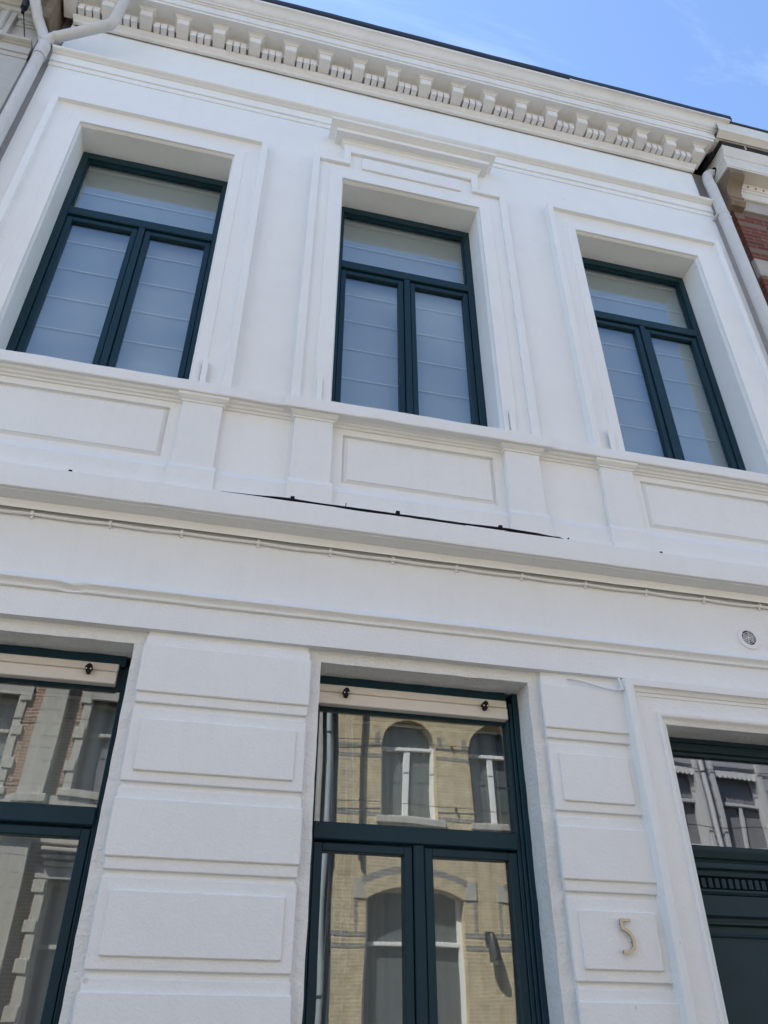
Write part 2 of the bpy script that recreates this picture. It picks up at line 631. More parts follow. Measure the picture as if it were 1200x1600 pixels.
def slab(name, x0, x1, y0, y1, z, material, thick=0.3):
    return setting(build(name, MB().box(x0, x1, y0, y1, z - thick, z), material, lift=False))


slab('ground', -400, 400, -400, 400, -0.35, ASPH)
slab('road', -60, 60, -9.15, -1.75, -0.12, SETTS, 0.2)
slab('pavement', -60, 60, -1.6, 0.03, 0.0, PAVE)
slab('pavement_opposite', -60, 60, -11.0, -9.3, 0.0, PAVE)
slab('kerb', -60, 60, -1.75, -1.6, 0.004, KERB)
slab('kerb_opposite', -60, 60, -9.3, -9.15, 0.004, KERB)

# ------------------------------------------------------------------ the white house
house = thing('white_house', 'white stuccoed town house with dark teal windows filling the view', 'house', (1.065, 0, 0))
UW = [(-1.452, -0.343), (0.520, 1.628), (2.498, 3.610)]      # upper openings
UT, UB = 5.728, 3.26
FD = 0.20                                                      # depth of the upper frames
GW = [(-1.452, -0.357), (0.545, 1.647)]                        # ground floor openings
GT = 1.673

# main wall of the upper floor
mb = MB()
xs = sorted([WL, WR] + [v for w in UW for v in w])
holes = [(a, b, UB, UT) for a, b in UW]
wall_holes(mb, xs, [3.1, UB, UT, 6.46], holes, 0.0, 0.16)
for a, b in UW:
    reveal(mb, a, b, UB, UT, 0.0, FD + 0.02, bottom=True)
mb.quad((WR, 0, 3.1), (WR, 0.3, 3.1), (WR, 0.3, 6.46), (WR, 0, 6.46))
mb.quad((WL, 0, 3.1), (WL, 0.3, 3.1), (WL, 0.3, 6.46), (WL, 0, 6.46))
build('wall', mb, WHITE, house, wob=0.0022, wsc=1.7)
# upper frieze, a little behind the wall
mb = MB()
mb.grid(WL + 0.02, WR - 0.045, 6.46, 7.4, 0.012, 0.2)
mb.quad((WR - 0.045, 0.012, 6.46), (WR - 0.045, 0.3, 6.46), (WR - 0.045, 0.3, 7.4), (WR - 0.045, 0.012, 7.4))
mb.quad((WL + 0.02, 0.012, 6.46), (WL + 0.02, 0.3, 6.46), (WL + 0.02, 0.3, 7.4), (WL + 0.02, 0.012, 7.4))
build('frieze', mb, WHITE, house, wob=0.002, wsc=1.5)
# body: side walls, back wall, floors (closed, so the rooms are dark)
mb = MB()
mb.box(WL, WL + 0.25, 0.28, 8.0, -H, 7.6)
mb.box(WR - 0.25, WR, 0.28, 8.0, -H, 7.5)
mb.box(WL + 0.25, WR - 0.25, 7.75, 8.0, -H, 7.5)
mb.box(WL + 0.25, WR - 0.25, 0.28, 7.75, 2.1, 2.4)
mb.box(WL + 0.25, WR - 0.25, 0.28, 7.75, 7.0, 7.3)
mb.box(WL + 0.25, WR - 0.25, 0.28, 7.75, -H + 0.01, -H + 0.12)
mb.box(WL + 0.25, WR - 0.25, 4.0, 4.1, -H + 0.12, 2.1)
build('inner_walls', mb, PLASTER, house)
# inner leaf of the front wall behind the frames
mb = MB()
for a, b in ((WL, UW[0][0]), (UW[0][1], UW[1][0]), (UW[1][1], UW[2][0]), (UW[2][1], WR)):
    mb.box(a + 0.004, b - 0.004, 0.225, 0.275, 2.45, 6.95)
for a, b in UW:
    mb.box(a, b, 0.225, 0.275, UT + 0.004, 6.95)
    mb.box(a, b, 0.225, 0.275, 2.45, UB - 0.004)
for a, b in ((WL, GW[0][0]), (GW[0][1], GW[1][0]), (GW[1][1], 2.38), (3.73, WR)):
    mb.box(a + 0.004, b - 0.004, 0.225, 0.275, -H + 0.02, 2.44)
for a, b in GW:
    mb.box(a, b, 0.225, 0.275, GT + 0.004, 2.44)
    mb.box(a, b, 0.225, 0.275, -H + 0.02, -0.85)
mb.box(2.384, 3.724, 0.225, 0.275, 1.52, 2.44)
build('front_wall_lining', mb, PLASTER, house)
# roof
mb = MB()
mb.quad((WL - 0.1, -0.30, 7.70), (WR + 0.1, -0.30, 7.70), (WR + 0.1, 0.25, 7.72), (WL - 0.1, 0.25, 7.72))
mb.quad((WL, 0.25, 7.72), (WR, 0.25, 7.72), (WR, 4.1, 10.4), (WL, 4.1, 10.4))
mb.quad((WL, 4.1, 10.4), (WR, 4.1, 10.4), (WR, 8.1, 7.5), (WL, 8.1, 7.5))
mb.poly([(WL, 0.25, 7.4), (WL, 0.25, 7.72), (WL, 4.1, 10.4), (WL, 8.1, 7.5), (WL, 8.1, 7.4)])
mb.poly([(WR, 0.25, 7.4), (WR, 0.25, 7.72), (WR, 4.1, 10.4), (WR, 8.1, 7.5), (WR, 8.1, 7.4)])
build('roof', mb, SLATE, house)

# string course under the frieze
SPROF = [(0, 6.652), (.068, 6.642), (.0735, 6.638), (.0735, 6.628), (.070, 6.622), (.062, 6.617), (.050, 6.613), (.040, 6.611), (.036, 6.606), (.028, 6.603), (.020, 6.602),
         (.020, 6.510), (.008, 6.508), (.008, 6.455), (-.01, 6.454)]
build('string_course', MB().molding(SPROF, WL, WR, lambda p: WL - .002, lambda p: WR + .003), WHITE, house, True, wob=0.0012, wsc=2)

# main cornice
CP = [(0, 7.165), (.018, 7.166), (.026, 7.172), (.030, 7.182), (.030, 7.190), (.043, 7.200), (.055, 7.220), (.060, 7.223), (.060, 7.226), (.028, 7.228), (.028, 7.299), (.075, 7.301), (.075, 7.333),
      (.081, 7.335), (.086, 7.345), (.105, 7.357), (.247, 7.357), (.247, 7.388), (.257, 7.391), (.257, 7.474), (.268, 7.477), (.270, 7.490),
      (.283, 7.493), (.285, 7.507), (.297, 7.513), (.308, 7.526), (.318, 7.545), (.328, 7.562), (.342, 7.577), (.355, 7.583), (.357, 7.608), (.0, 7.62)]
RET = [(0, 3.945), (.06, 3.968), (.105, 4.03), (.247, 4.075), (.257, 4.098), (.285, 4.13), (.37, 4.262)]


def interp(tab, p):
    for (a, u), (b, v) in zip(tab, tab[1:]):
        if p <= b:
            return u + (v - u) * max(0, (p - a)) / (b - a)
    return tab[-1][1]


def cor_r(p):
    return interp(RET, p)


def cor_l(p):
    return max(2.13 - interp(RET, p), -1.965)


cornice = build('cornice', MB().molding(CP, WL, WR, cor_l, cor_r, 0.1), CORN, house, True, wob=0.003, wsc=1.3)
MX = [-1.298 + 0.306 * i for i in range(-2, 18)]
proto = None
for x in MX:
    at = Vector((x + 0.049, -0.13, 7.237 + H))
    if proto is None:
        mb = MB()
        w = 0.098
        i = len(mb.v)
        pf = [(.011, 7.2275), (.164, 7.259), (.170, 7.264), (.170, 7.333), (.011, 7.333)]
        mb.strip([[(x, -p, z) for p, z in pf], [(x + w, -p, z) for p, z in pf]])
        mb.poly([(x, -p, z) for p, z in pf])
        mb.poly([(x + w, -p, z) for p, z in pf])
        # cap moulding round the top
        steps = [(0.002, 7.3332), (.008, 7.336), (.012, 7.345), (.020, 7.349), (.030, 7.3535), (.030, 7.3568)]
        rows = []
        for e, z in steps:
            rows.append([(x - e, -.058, z), (x - e, -.17 - e, z), (x + w + e, -.17 - e, z), (x + w + e, -.058, z)])
        mb.strip(rows)
        mb.poly(rows[0])
        proto = build('modillion', mb, CORN, cornice)
        base = LOC[proto.name].copy()
        x_first = x
    else:
        md = copy_part(proto, cornice, base + Vector((x - x_first + random.uniform(-.002, .002), random.uniform(-.0025, .0015), random.uniform(-.001, .0004))))
        md.rotation_euler.z = R(random.uniform(-.7, .7))
proto = None
for x in MX[:-1]:
    for k in range(3):
        dx = x + 0.098 + 0.0185 + 0.0612 * k
        if proto is None:
            mb = MB().box(dx, dx + 0.0485, -0.116, -0.010, 7.2265, 7.3005, 0.0012)
            proto = build('dentil', mb, CORN, cornice)
            base = LOC[proto.name].copy()
            x_first = dx
        else:
            copy_part(proto, cornice, base + Vector((dx - x_first + random.uniform(-.002, .002), random.uniform(-.003, .003), random.uniform(-.0018, .001))))
# black zinc gutter lip
GPR = [(.340, 7.609), (.364, 7.612), (.369, 7.630), (.367, 7.682), (.360, 7.692), (.30, 7.70), (-.02, 7.705)]
build('gutter', MB().molding(GPR, WL, WR, lambda p: cor_l(p) - 0.01, lambda p: 4.265, 0.1), ZINC, house, True, wob=0.0035, wsc=2.2)
# flaking paint strip under the right half of the gutter
mb = MB()
rows = []
n = 60
for k in range(n + 1):
    x = 2.55 + (4.24 - 2.55) * k / n
    j = 0.006 * noise.noise(Vector((x * 9, 3.1, 0))) + 0.004 * noise.noise(Vector((x * 31, 1.1, 0)))
    rows.append([(x, -.352, 7.583), (x, -.3715, 7.586), (x, -.3725, 7.602 + j), (x, -.366, 7.603 + j)])
mb.strip(rows)
build('gutter_fillet', mb, CORN, house, True)

# side window surrounds
APROF = [(0, -.004), (0, .002), (.004, .004), (.004, .010), (.008, .013), (.012, .022), (.013, .034), (.085, .034), (.092, .025), (.12, .026), (.16, .030), (.185, .036), (.190, .039),
         (.198, .041), (.202, .050), (.204, .071), (.250, .071), (.252, -.004)]
for w in (UW[0], UW[2]):
    build('window_surround', MB().frame_sweep(APROF, w[0], w[1], UB, UT), WHITE, house, True, wob=0.0008, wsc=3)
# middle window surround with ears and a raised frieze
ms = thing('window_surround', '', '', (1.074, 0, UB + H))
del ms['label'], ms['category']
ms.parent = house
ms.location = Vector((1.074, 0, UB + H)) - LOC[house.name]
a, b = UW[1]
mb = MB()
mb.box(a - .25, a - .118, -.030, .004, UB, 5.97)
mb.box(b + .118, b + .25, -.030, .004, UB, 5.97)
mb.box(a - .118, b + .118, -.030, .004, 5.845, 5.97)
mb.box(.513, 1.643, -.030, .004, 5.97, 6.166)
build('surround_face', mb, WHITE, ms, wob=0.001)
build('inner_moulding', MB().frame_sweep([(0, -.004), (0, .002), (.004, .004), (.004, .012), (.008, .016), (.012, .026), (.013, .041), (.108, .041), (.114, .0312), (.119, .0306)], a, b, UB, UT), WHITE, ms, True, wob=0.0008, wsc=3)
mb = MB()
e = 0.004
mb.box(a - .253, a - .198, -.058, -.028, UB, 5.976, e)
mb.box(b + .198, b + .253, -.058, -.028, UB, 5.976, e)
mb.box(a - .199, .5665, -.0575, -.028, 5.925, 5.976, e)
mb.box(1.589, b + .199, -.0575, -.028, 5.925, 5.976, e)
mb.box(.513, .5660, -.058, -.028, 5.974, 6.166, e)
mb.box(1.590, 1.643, -.058, -.028, 5.974, 6.166, e)
mb.box(.565, 1.591, -.0575, -.028, 6.092, 6.166, e)
build('outer_moulding', mb, WHITE, ms, wob=0.0012)
build('frieze_panel', MB().box(.664, 1.493, -.046, -.028, 5.914, 6.066, .003), WHITE, ms, wob=0.001)
# hood over the middle window
HPROF = [(0, 6.353), (.168, 6.349), (.175, 6.346), (.175, 6.329), (.170, 6.325), (.158, 6.321), (.146, 6.316), (.134, 6.309), (.124, 6.304), (.120, 6.302), (.120, 6.263),
         (.066, 6.263), (.066, 6.254), (.060, 6.251), (.052, 6.243), (.048, 6.233), (.048, 6.226), (.041, 6.223), (.038, 6.212), (.034, 6.208), (.034, 6.197), (.0305, 6.193), (.0305, 6.165), (0, 6.164)]
build('window_hood', MB().molding(HPROF, .38, 1.79, lambda p: 1.0855 - (.54 + .94 * p), lambda p: 1.0855 + (.54 + .94 * p)), WHITE, house, True, wob=0.0018, wsc=2.5)

# window sill band, breaking forward under the middle window
def sill_prof(p, zb, zt):
    return [(-.24, 3.300), (0, 3.291), (p - .006, zt), (p, zt - .005), (p + .001, zb + .005), (p - .003, zb), (.04, zb + .004)]


for x0, x1, p, zb, zt in ((WL, .226, .118, 3.190, 3.273), (1.903, WR, .118, 3.190, 3.273), (.226, 1.903, .140, 3.178, 3.268)):
    build('window_sill', MB().molding(sill_prof(p, zb, zt), x0, x1, step=0.07), STUCCO, house, True, wob=0.0035, wsc=4.5)
# apron: wall between sill and belt, with sunk panels
PANX = [(-1.353, -.409), (.597, 1.541), (2.537, 3.481)]
PZ = (2.743, 3.103)
BAY = -.040
mb = MB()
xs = sorted([WL, WR] + [v for w in PANX for v in w])
wall_holes(mb, xs, [2.3, PZ[0], PZ[1], 3.2], [(a, b, *PZ) for a, b in PANX], BAY, 0.14)
mb.quad((WR, BAY, 2.3), (WR, .3, 2.3), (WR, .3, 3.2), (WR, BAY, 3.2))
mb.quad((WL, BAY, 2.3), (WL, .3, 2.3), (WL, .3, 3.2), (WL, BAY, 3.2))
build('apron_wall', mb, WHITE, house, wob=0.002, wsc=2)
for a, b in PANX:
    mb = MB()
    rings = [(0, 0), (.002, .020), (.006, .022), (.010, .019), (.029, .003), (.030, 0)]
    for (i0, d0), (i1, d1) in zip(rings, rings[1:]):
        q0 = [(a + i0, PZ[0] + i0), (b - i0, PZ[0] + i0), (b - i0, PZ[1] - i0), (a + i0, PZ[1] - i0)]
        q1 = [(a + i1, PZ[0] + i1), (b - i1, PZ[0] + i1), (b - i1, PZ[1] - i1), (a + i1, PZ[1] - i1)]
        for k in range(4):
            n_ = (k + 1) % 4
            mb.quad((q0[k][0], BAY + d0, q0[k][1]), (q0[n_][0], BAY + d0, q0[n_][1]), (q1[n_][0], BAY + d1, q1[n_][1]), (q1[k][0], BAY + d1, q1[k][1]))
    mb.grid(a + .03, b - .03, PZ[0] + .03, PZ[1] - .03, BAY, 0.12)
    build('sunk_panel', mb, STUCCO, house, wob=0.0015, wsc=4)
# moulding under the sill between the pedestals
UM = [(.040, 3.146), (.050, 3.148), (.054, 3.158), (.066, 3.162), (.072, 3.172), (.088, 3.178), (.094, 3.192)]
for x0, x1 in ((WL, -.345), (-.118, .300), (.526, 1.603), (1.830, 2.248), (2.473, WR)):
    build('under_sill_moulding', MB().molding(UM, x0, x1, returns=False), WHITE, house, True, wob=0.001)
# pedestals
for x0, x1, p in ((-.345, -.119, .076), (.300, .526, .088), (1.604, 1.830, .088), (2.249, 2.473, .076)):
    pd = build('pedestal', MB().box(x0, x1, -p, BAY + .003, 2.664, 3.150, .004), STUCCO, house, wob=0.001, wsc=5)
    cp = [(p - .002, 3.138), (p + .006, 3.139), (p + .008, 3.150), (p + .016, 3.154), (p + .022, 3.166), (p + .030, 3.171), (p + .032, 3.192)]
    build('cap', MB().molding(cp, x0, x1, lambda q, x0=x0, p=p: x0 - (q - p), lambda q, x1=x1, p=p: x1 + (q - p), returns=True), WHITE, pd, True)
    bp_ = [(p - .003, 2.696), (p + .0125, 2.666), (p + .0135, 2.660), (p + .0135, 2.49)]
    build('base', MB().molding(bp_, x0, x1, lambda q, x0=x0: x0 - .012, lambda q, x1=x1: x1 + .012), STUCCO, pd, True, wob=0.001)
PL = [(.036, 2.712), (.066, 2.664), (.068, 2.656), (.068, 2.49)]
for x0, x1 in ((WL, -.357), (-.107, .288), (.538, 1.592), (1.842, 2.237), (2.485, WR)):
    build('plinth_course', MB().molding(PL, x0, x1, returns=False), STUCCO, house, True, wob=0.0016, wsc=4)
# belt course between the floors
BC = [(.05, 2.530), (.118, 2.508), (.127, 2.503), (.131, 2.497), (.131, 2.370), (.128, 2.366), (.106, 2.365), (.104, 2.361), (.090, 2.360), (.072, 2.357), (.054, 2.352), (.040, 2.348),
      (.032, 2.347), (.030, 2.343), (.024, 2.342), (.022, 2.335), (.016, 2.332), (.010, 2.331), (-.006, 2.330)]
for x0, x1, dp in ((WL, -.4305, 0), (-.430, 2.182, .0035), (2.1825, WR, .001)):
    build('belt_course', MB().molding([(p + (dp if p > .1 else 0), z) for p, z in BC], x0, x1, step=0.06), STUCCO, house, True, wob=0.0028, wsc=3.5)
# ground floor frieze and lintel band
mb = MB()
mb.grid(WL, WR, 1.735, 2.36, 0.0, 0.11)
nq = 50
for k in range(nq):
    a, b = WL + (WR - WL) * k / nq, WL + (WR - WL) * (k + 1) / nq
    mb.quad((a, 0, 1.735), (b, 0, 1.735), (b, .06, 1.735), (a, .06, 1.735))
mb.quad((WR, 0, 1.735), (WR, .3, 1.735), (WR, .3, 2.36), (WR, 0, 2.36))
mb.quad((WL, 0, 1.735), (WL, .3, 1.735), (WL, .3, 2.36), (WL, 0, 2.36))
build('lintel_band', mb, STUCCO, house, wob=0.0026, wsc=3)
ST = [(-.004, 1.966), (.030, 1.930), (.035, 1.926), (.036, 1.918), (.030, 1.912), (.022, 1.906), (.016, 1.898), (.014, 1.892), (.016, 1.889), (.015, 1.882), (.010, 1.878), (-.004, 1.876)]
mb = MB().molding(ST, WL, WR, step=0.03)
for i, v in enumerate(mb.v):                       # broken and patched spot
    d = (v[0] + .683) / .045
    if abs(d) < 1 and v[1] < -.012:
        k = 1 - d * d
        mb.v[i] = (v[0], v[1] + .020 * k * (0.6 + 0.6 * noise.noise(Vector((v[0] * 60, v[2] * 90, 0)))), v[2] - .006 * k)
build('lower_string_course', mb, STUCCO, house, True, wob=0.002, wsc=4)

# ground floor: recessed surround of the openings
SU = 0.05
mb = MB()
DX = (2.384, 3.724)
DT = 1.494
xs = sorted([WL, WR] + [v for w in GW for v in w] + list(DX))
wall_holes(mb, xs, [-H, -.78, DT, GT, 1.74], [(a, b, -.78, GT) for a, b in GW] + [(DX[0], DX[1], -H, DT)], SU, 0.045)
for a, b in GW:
    reveal(mb, a, b, -.78, GT, SU, .225, 0.03, bottom=True)
reveal(mb, DX[0], DX[1], -H, DT, SU, .225, 0.1)
build('window_reveal_wall', mb, ROUGH, house, wob=0.0034, wsc=9)
# rusticated piers
GROOVE = .030
for x0, x1 in ((-1.845, -1.49), (-.297, .479), (1.716, 2.19), (3.93, 3.98)):
    build('pier', MB().box(x0, x1, GROOVE, SU + .004, -H + .6, 1.7352), STUCCO, house)
for x0, x1, inner in ((-1.85, -1.485, (-1.80, -1.53)), (-.303, .4865, (-.258, .440)), (1.705, 2.185, (1.752, 2.126))):
    zt = 1.702
    k = 0
    while zt > -1.0:
        zb = zt - .327
        mb = MB()
        if k % 2 == 0:
            mb.box(x0, x1, .011, GROOVE + .004, zb, zt, .0035)
            mb.box(x0 - .006, x1 + (.006 if x1 < 2 else 0), -.002, .0135, zb + .047, zt - .046, .005)
        else:
            mb.box(x0, x1, .011, GROOVE + .004, zb, zt, .0035)
            mb.box(inner[0], inner[1], -.002, .0135, zb + .044, zt - .050, .004)
        build('block', mb, STUCCO, house, wob=0.0010, wsc=9)
        zt -= .3535
        k += 1
# bluestone plinth at the foot
build('plinth', MB().box(WL, 2.20, -.012, .06, -H, -1.02, .006), KERB, house)

# door surround
DPROF = [(0, -.055), (0, 0), (.006, .004), (.016, .008), (.026, .016), (.033, .026), (.040, .030), (.054, .030), (.056, .018), (.128, .0155), (.137, .0155), (.139, .0205), (.156, .0215), (.158, .0285),
         (.166, .0315), (.174, .037), (.180, .0445), (.182, .0525), (.218, .053), (.222, .048), (.223, -.055)]
mb = MB()
mb.frame_sweep([(o, p) for o, p in DPROF], DX[0], DX[1], -H, DT)
build('door_surround', mb, STUCCO, house, True, wob=0.0009, wsc=4)

# ------------------------------------------------------------------ windows
def pane(parent, x0, x1, z0, z1, y, material):
    return build('pane', MB().box(x0, x1, y, y + .006, z0, z1), material, parent)


def upper_window(w):
    a, b = w
    f = FD
    mb = MB()
    e = .003
    jl, jr = .050, .050
    mb.box(a - .01, a + jl, f, f + .065, UB + .01, UT, e)
    mb.box(b - jr, b + .01, f, f + .065, UB + .01, UT, e)
    mb.box(a + jl - .002, b - jr + .002, f + .001, f + .064, UT - .062, UT + .004, e)
    tz0, tz1 = 4.968, 5.047
    mb.box(a + jl - .002, b - jr + .002, f - .004, f + .064, tz0, tz1, .005)
    mb.box(a + jl - .002, b - jr + .002, f + .002, f + .064, UB + .01, UB + .07, e)
    win = build('window', mb, TEAL, house)
    # upper light beads
    mb = MB()
    mb.box(a + jl, a + jl + .010, f + .022, f + .05, tz1, UT - .062)
    mb.box(b - jr - .010, b - jr, f + .022, f + .05, tz1, UT - .062)
    mb.box(a + jl + .010, b - jr - .010, f + .022, f + .05, UT - .074, UT - .062)
    mb.box(a + jl + .010, b - jr - .010, f + .022, f + .05, tz1, tz1 + .010)
    build('glazing_bead', mb, TEAL, win)
    c = (a + b) / 2 + .010
    for s0, s1 in ((a + jl, c - .023), (c + .023, b - jr)):
        z0, z1 = UB + .07, tz0
        st = .043
        mb = MB()
        y0, y1 = f + .012, f + .062
        mb.box(s0 + .003, s0 + st, y0, y1, z0, z1 - .012, .004)
        mb.box(s1 - st, s1 - .003, y0, y1, z0, z1 - .012, .004)
        mb.box(s0 + st - .002, s1 - st + .002, y0 + .001, y1 - .001, z1 - .052, z1 - .012, .004)
        mb.box(s0 + st - .002, s1 - st + .002, y0 + .001, y1 - .001, z0, z0 + .05, .004)
        build('sash', mb, TEAL, win)
        pane(win, s0 + st - .004, s1 - st + .004, z0 + .046, z1 - .048, y0 + .026, GLASSU)
    build('meeting_stile', MB().box(c - .0225, c + .0225, f - .001, f + .06, UB + .07, tz0 - .002, .004), TEAL, win)
    pane(win, a + jl - .004, b - jr + .004, tz1 - .004, UT - .058, f + .036, GLASSU)
    return win


for w in UW:
    upper_window(w)


def ground_window(w, jl, jr):
    a, b = w
    f = .205
    e = .003
    mb = MB()
    mb.box(a - .01, a + jl * .55, f, f + .09, -.78, GT, e)
    mb.box(a + jl * .55, a + jl, f + .014, f + .09, -.78, GT - .05, e)
    mb.box(b - jr * .42, b + .01, f, f + .09, -.78, GT, e)
    mb.box(b - jr * .70, b - jr * .45, f + .012, f + .09, -.78, GT - .05, e)
    mb.box(b - jr, b - jr * .72, f + .022, f + .09, -.78, GT - .05, e)
    mb.box(a + jl - .004, b - jr + .004, f + .004, f + .09, GT - .055, GT + .004, e)
    mb.box(a + jl - .004, b - jr + .004, f + .040, f + .09, GT - .165, GT - .055, e)
    mb.box(a + jl - .004, b - jr + .004, f + .008, f + .09, .876, .954, .005)
    mb.box(a + jl - .004, b - jr + .004, f + .008, f + .09, -.78, -.70, .005)
    win = build('window', mb, TEAL, house)
    c = (a + jl + b - jr) / 2 + .002
    for s0, s1 in ((a + jl, c - .026), (c + .026, b - jr)):
        z0, z1 = -.70, .876
        st = .045
        mb = MB()
        y0, y1 = f + .024, f + .084
        mb.box(s0 + .003, s0 + st, y0, y1, z0, z1 - .010, .004)
        mb.box(s1 - st, s1 - .003, y0, y1, z0, z1 - .010, .004)
        mb.box(s0 + st - .002, s1 - st + .002, y0 + .0012, y1 - .001, z1 - .048, z1 - .010, .004)
        mb.box(s0 + st - .002, s1 - st + .002, y0 + .0012, y1 - .001, z0, z0 + .06, .004)
        build('sash', mb, TEAL, win)
        pane(win, s0 + st - .004, s1 - st + .004, z0 + .056, z1 - .044, y0 + .028, GLASS)
    build('meeting_stile', MB().box(c - .0255, c + .0255, f + .012, f + .08, -.70, .874, .005), TEAL, win)
    pane(win, a + jl - .004, b - jr + .004, .950, GT - .162, f + .052, GLASS)
    return win


ground_window(GW[0], .034, .040)
ground_window(GW[1], .034, .068)

# screen boxes over the ground floor windows
for (a, b), lab in zip(GW, ('cream screen box above the ground floor window at the left edge',
                             'cream screen box above the middle ground floor window left of the house number')):
    g = 'cream screen boxes above the ground floor windows'
    t = thing('screen_box', lab, 'screen box', ((a + b) / 2, .19, 1.52 + H), g)
    x0, x1 = a + .012, b - .066
    build('upper_board', MB().box(x0, x1, .200, .240, 1.586, 1.626, .004), CREAM, t)
    build('lower_board', MB().box(x0, x1, .193, .240, 1.520, 1.581, .004), CREAM, t)
    build('backing_board', MB().box(x0 + .01, x1 - .01, .212, .241, 1.575, 1.59), BLACK, t)
    for bx in (x0 + .146, x1 - .132):
        out = [(-.010, -.026), (.010, -.026), (.020, .004), (.017, .022), (.000, .030), (-.013, .020), (-.022, .006)]
        br = build('bracket', MB().prism([(bx + u * .82, 1.578 + v * .85) for u, v in out], .166, .196), BLACK, t)
        build('screw', MB().prism([(bx - .010 + .0035 * math.cos(q), 1.575 + .0035 * math.sin(q)) for q in [i * math.pi / 3 for i in range(6)]], .164, .167), PLASTIC, br)
        build('screw', MB().prism([(bx + .010 + .0035 * math.cos(q), 1.575 + .0035 * math.sin(q)) for q in [i * math.pi / 3 for i in range(6)]], .164, .167), PLASTIC, br)

# the door with its overlight
f = .165
mb = MB()
a, b = DX
mb.box(a - .01, a + .035, f, f + .07, -H, DT, .003)
mb.box(b - .035, b + .01, f, f + .07, -H, DT, .003)
hp = [(0, 1.50), (.001, 1.472), (-.012, 1.468), (-.012, 1.452), (0, 1.446), (.002, 1.424), (-.020, 1.420), (-.024, 1.406), (-.040, 1.402)]
mb.strip([[(x, f - p, z) for p, z in hp] for x in (a + .034, b - .034)])
mb.strip([[(x, f + .07, z) for p, z in hp] for x in (a + .034, b - .034)])
door = build('door', mb, DOORP, house, False)
pane(door, a + .03, b - .03, .925, 1.415, f + .045, GLASS)
# transom cornice between overlight and door leaf
tp = [(-.05, .932), (.050, .926), (.056, .920), (.056, .905), (.050, .897), (.040, .872), (.024, .866), (.020, .858), (.030, .852), (.034, .838), (.030, .826), (.012, .822),
      (.018, .812), (.014, .794), (.004, .790), (-.03, .784), (-.03, .737), (.012, .733), (.014, .722), (.006, .712), (-.02, .706)]
build('transom_cornice', MB().strip([[(x, f - p, z) for p, z in tp] for x in (a + .03, b - .03)]), DOORP, door, True)
proto = None
n = 0
x = a + .040
while x < b - .06:
    if proto is None:
        proto = build('dentil', MB().box(x, x + .0235, f - .0155, f + .031, .7385, .7825, .001), DOORP, door)
        base = LOC[proto.name].copy()
        xf = x
    else:
        copy_part(proto, door, base + Vector((x - xf, 0, 0)))
    x += .0372
mb = MB()
mb.box(a + .03, b - .03, f - .004, f + .05, .628, .708, .002)
fp = [(-.01, .640), (.010, .636), (.012, .618), (.004, .612), (-.004, .606), (-.006, .594), (.008, .590), (.008, .580), (-.004, .576), (-.02, .572)]
mb.strip([[(x, f - p, z) for p, z in fp] for x in (a + .032, b - .032)])
build('door_frieze', mb, DOORP, door)
for x0, x1 in ((a + .035, (a + b) / 2 - .002), ((a + b) / 2 + .002, b - .035)):
    mb = MB()
    mb.box(x0, x1, f + .014, f + .05, -H, .574, .002)
    lf = build('door_leaf', mb, DOORP, door)
    for z0, z1 in ((-.35, .541), (-1.45, -.50)):
        px0, px1 = x0 + .030, x1 - .030
        mb = MB()
        rings = [(0, .012), (.004, .006), (.010, .003), (.018, .0125)]
        for (i0, d0), (i1, d1) in zip(rings, rings[1:]):
            q0 = [(px0 + i0, z0 + i0), (px1 - i0, z0 + i0), (px1 - i0, z1 - i0), (px0 + i0, z1 - i0)]
            q1 = [(px0 + i1, z0 + i1), (px1 - i1, z0 + i1), (px1 - i1, z1 - i1), (px0 + i1, z1 - i1)]
            for k in range(4):
                n_ = (k + 1) % 4
                mb.quad((q0[k][0], f + d0, q0[k][1]), (q0[n_][0], f + d0, q0[n_][1]), (q1[n_][0], f + d1, q1[n_][1]), (q1[k][0], f + d1, q1[k][1]))
        build('door_panel', mb, DOORP, lf)

# hinge plates left on the surrounds
for x, top in ((-.279, 3.515), (.417, 3.53), (1.680, 3.53), (2.372, 3.50)):
    pl = build('hinge_plate', MB().box(x, x + .036, -.062, -.046, 3.292, top, .003), WHITE, house)
    s = x - .0028 if x not in (.417, 2.372) else x + .0365
    build('slot', MB().box(s, s + .0022, -.0415, -.030, 3.294, top - .03), BLACK, pl)

# ------------------------------------------------------------------ blinds and curtain inside
for (a, b), lab in zip(UW, ('pale roman blind with stitched folds behind the upper window at left, brightest with sky',
                            'pale roman blind with stitched folds behind the upper window under the hood',
                            'pale roman blind with stitched folds behind the upper window nearest the red brick house')):
    t = thing('roman_blind', lab, 'blind', ((a + b) / 2, .33, UB + H), 'roman blinds in the upper windows')
    x0, x1 = a + .02, b - .02
    zs_ = [5.66 - .005, 5.372, 5.08, 4.79, 4.50, 4.208, 3.916, 3.62, 3.33]
    mb = MB()
    rows = []
    nx = 24
    for i, z in enumerate(zs_[:-1]):
        for q in (0, .25, .5, .75, .97):
            zz = z + (zs_[i + 1] - z) * q
            yy = .312 - .006 * q + .004 * math.sin(math.pi * q)
            rows.append([(x0 + (x1 - x0) * k / nx, yy + .0012 * noise.noise(Vector((k * .35 + a * 3, zz * 1.7, i * 2.3))), zz) for k in range(nx + 1)])
    mb.strip(rows)
    build('fabric', mb, FABRIC, t, True)
    for z in zs_[1:-1]:
        build('rod_pocket', MB().tube([(x0, .3035, z), ((x0 + x1) / 2, .3035, z - .001), (x1, .3035, z)], .0065, 8), SEAM, t, True)
    build('headrail', MB().box(x0, x1, .295, .33, 5.66, 5.72, .003), SEAM, t)
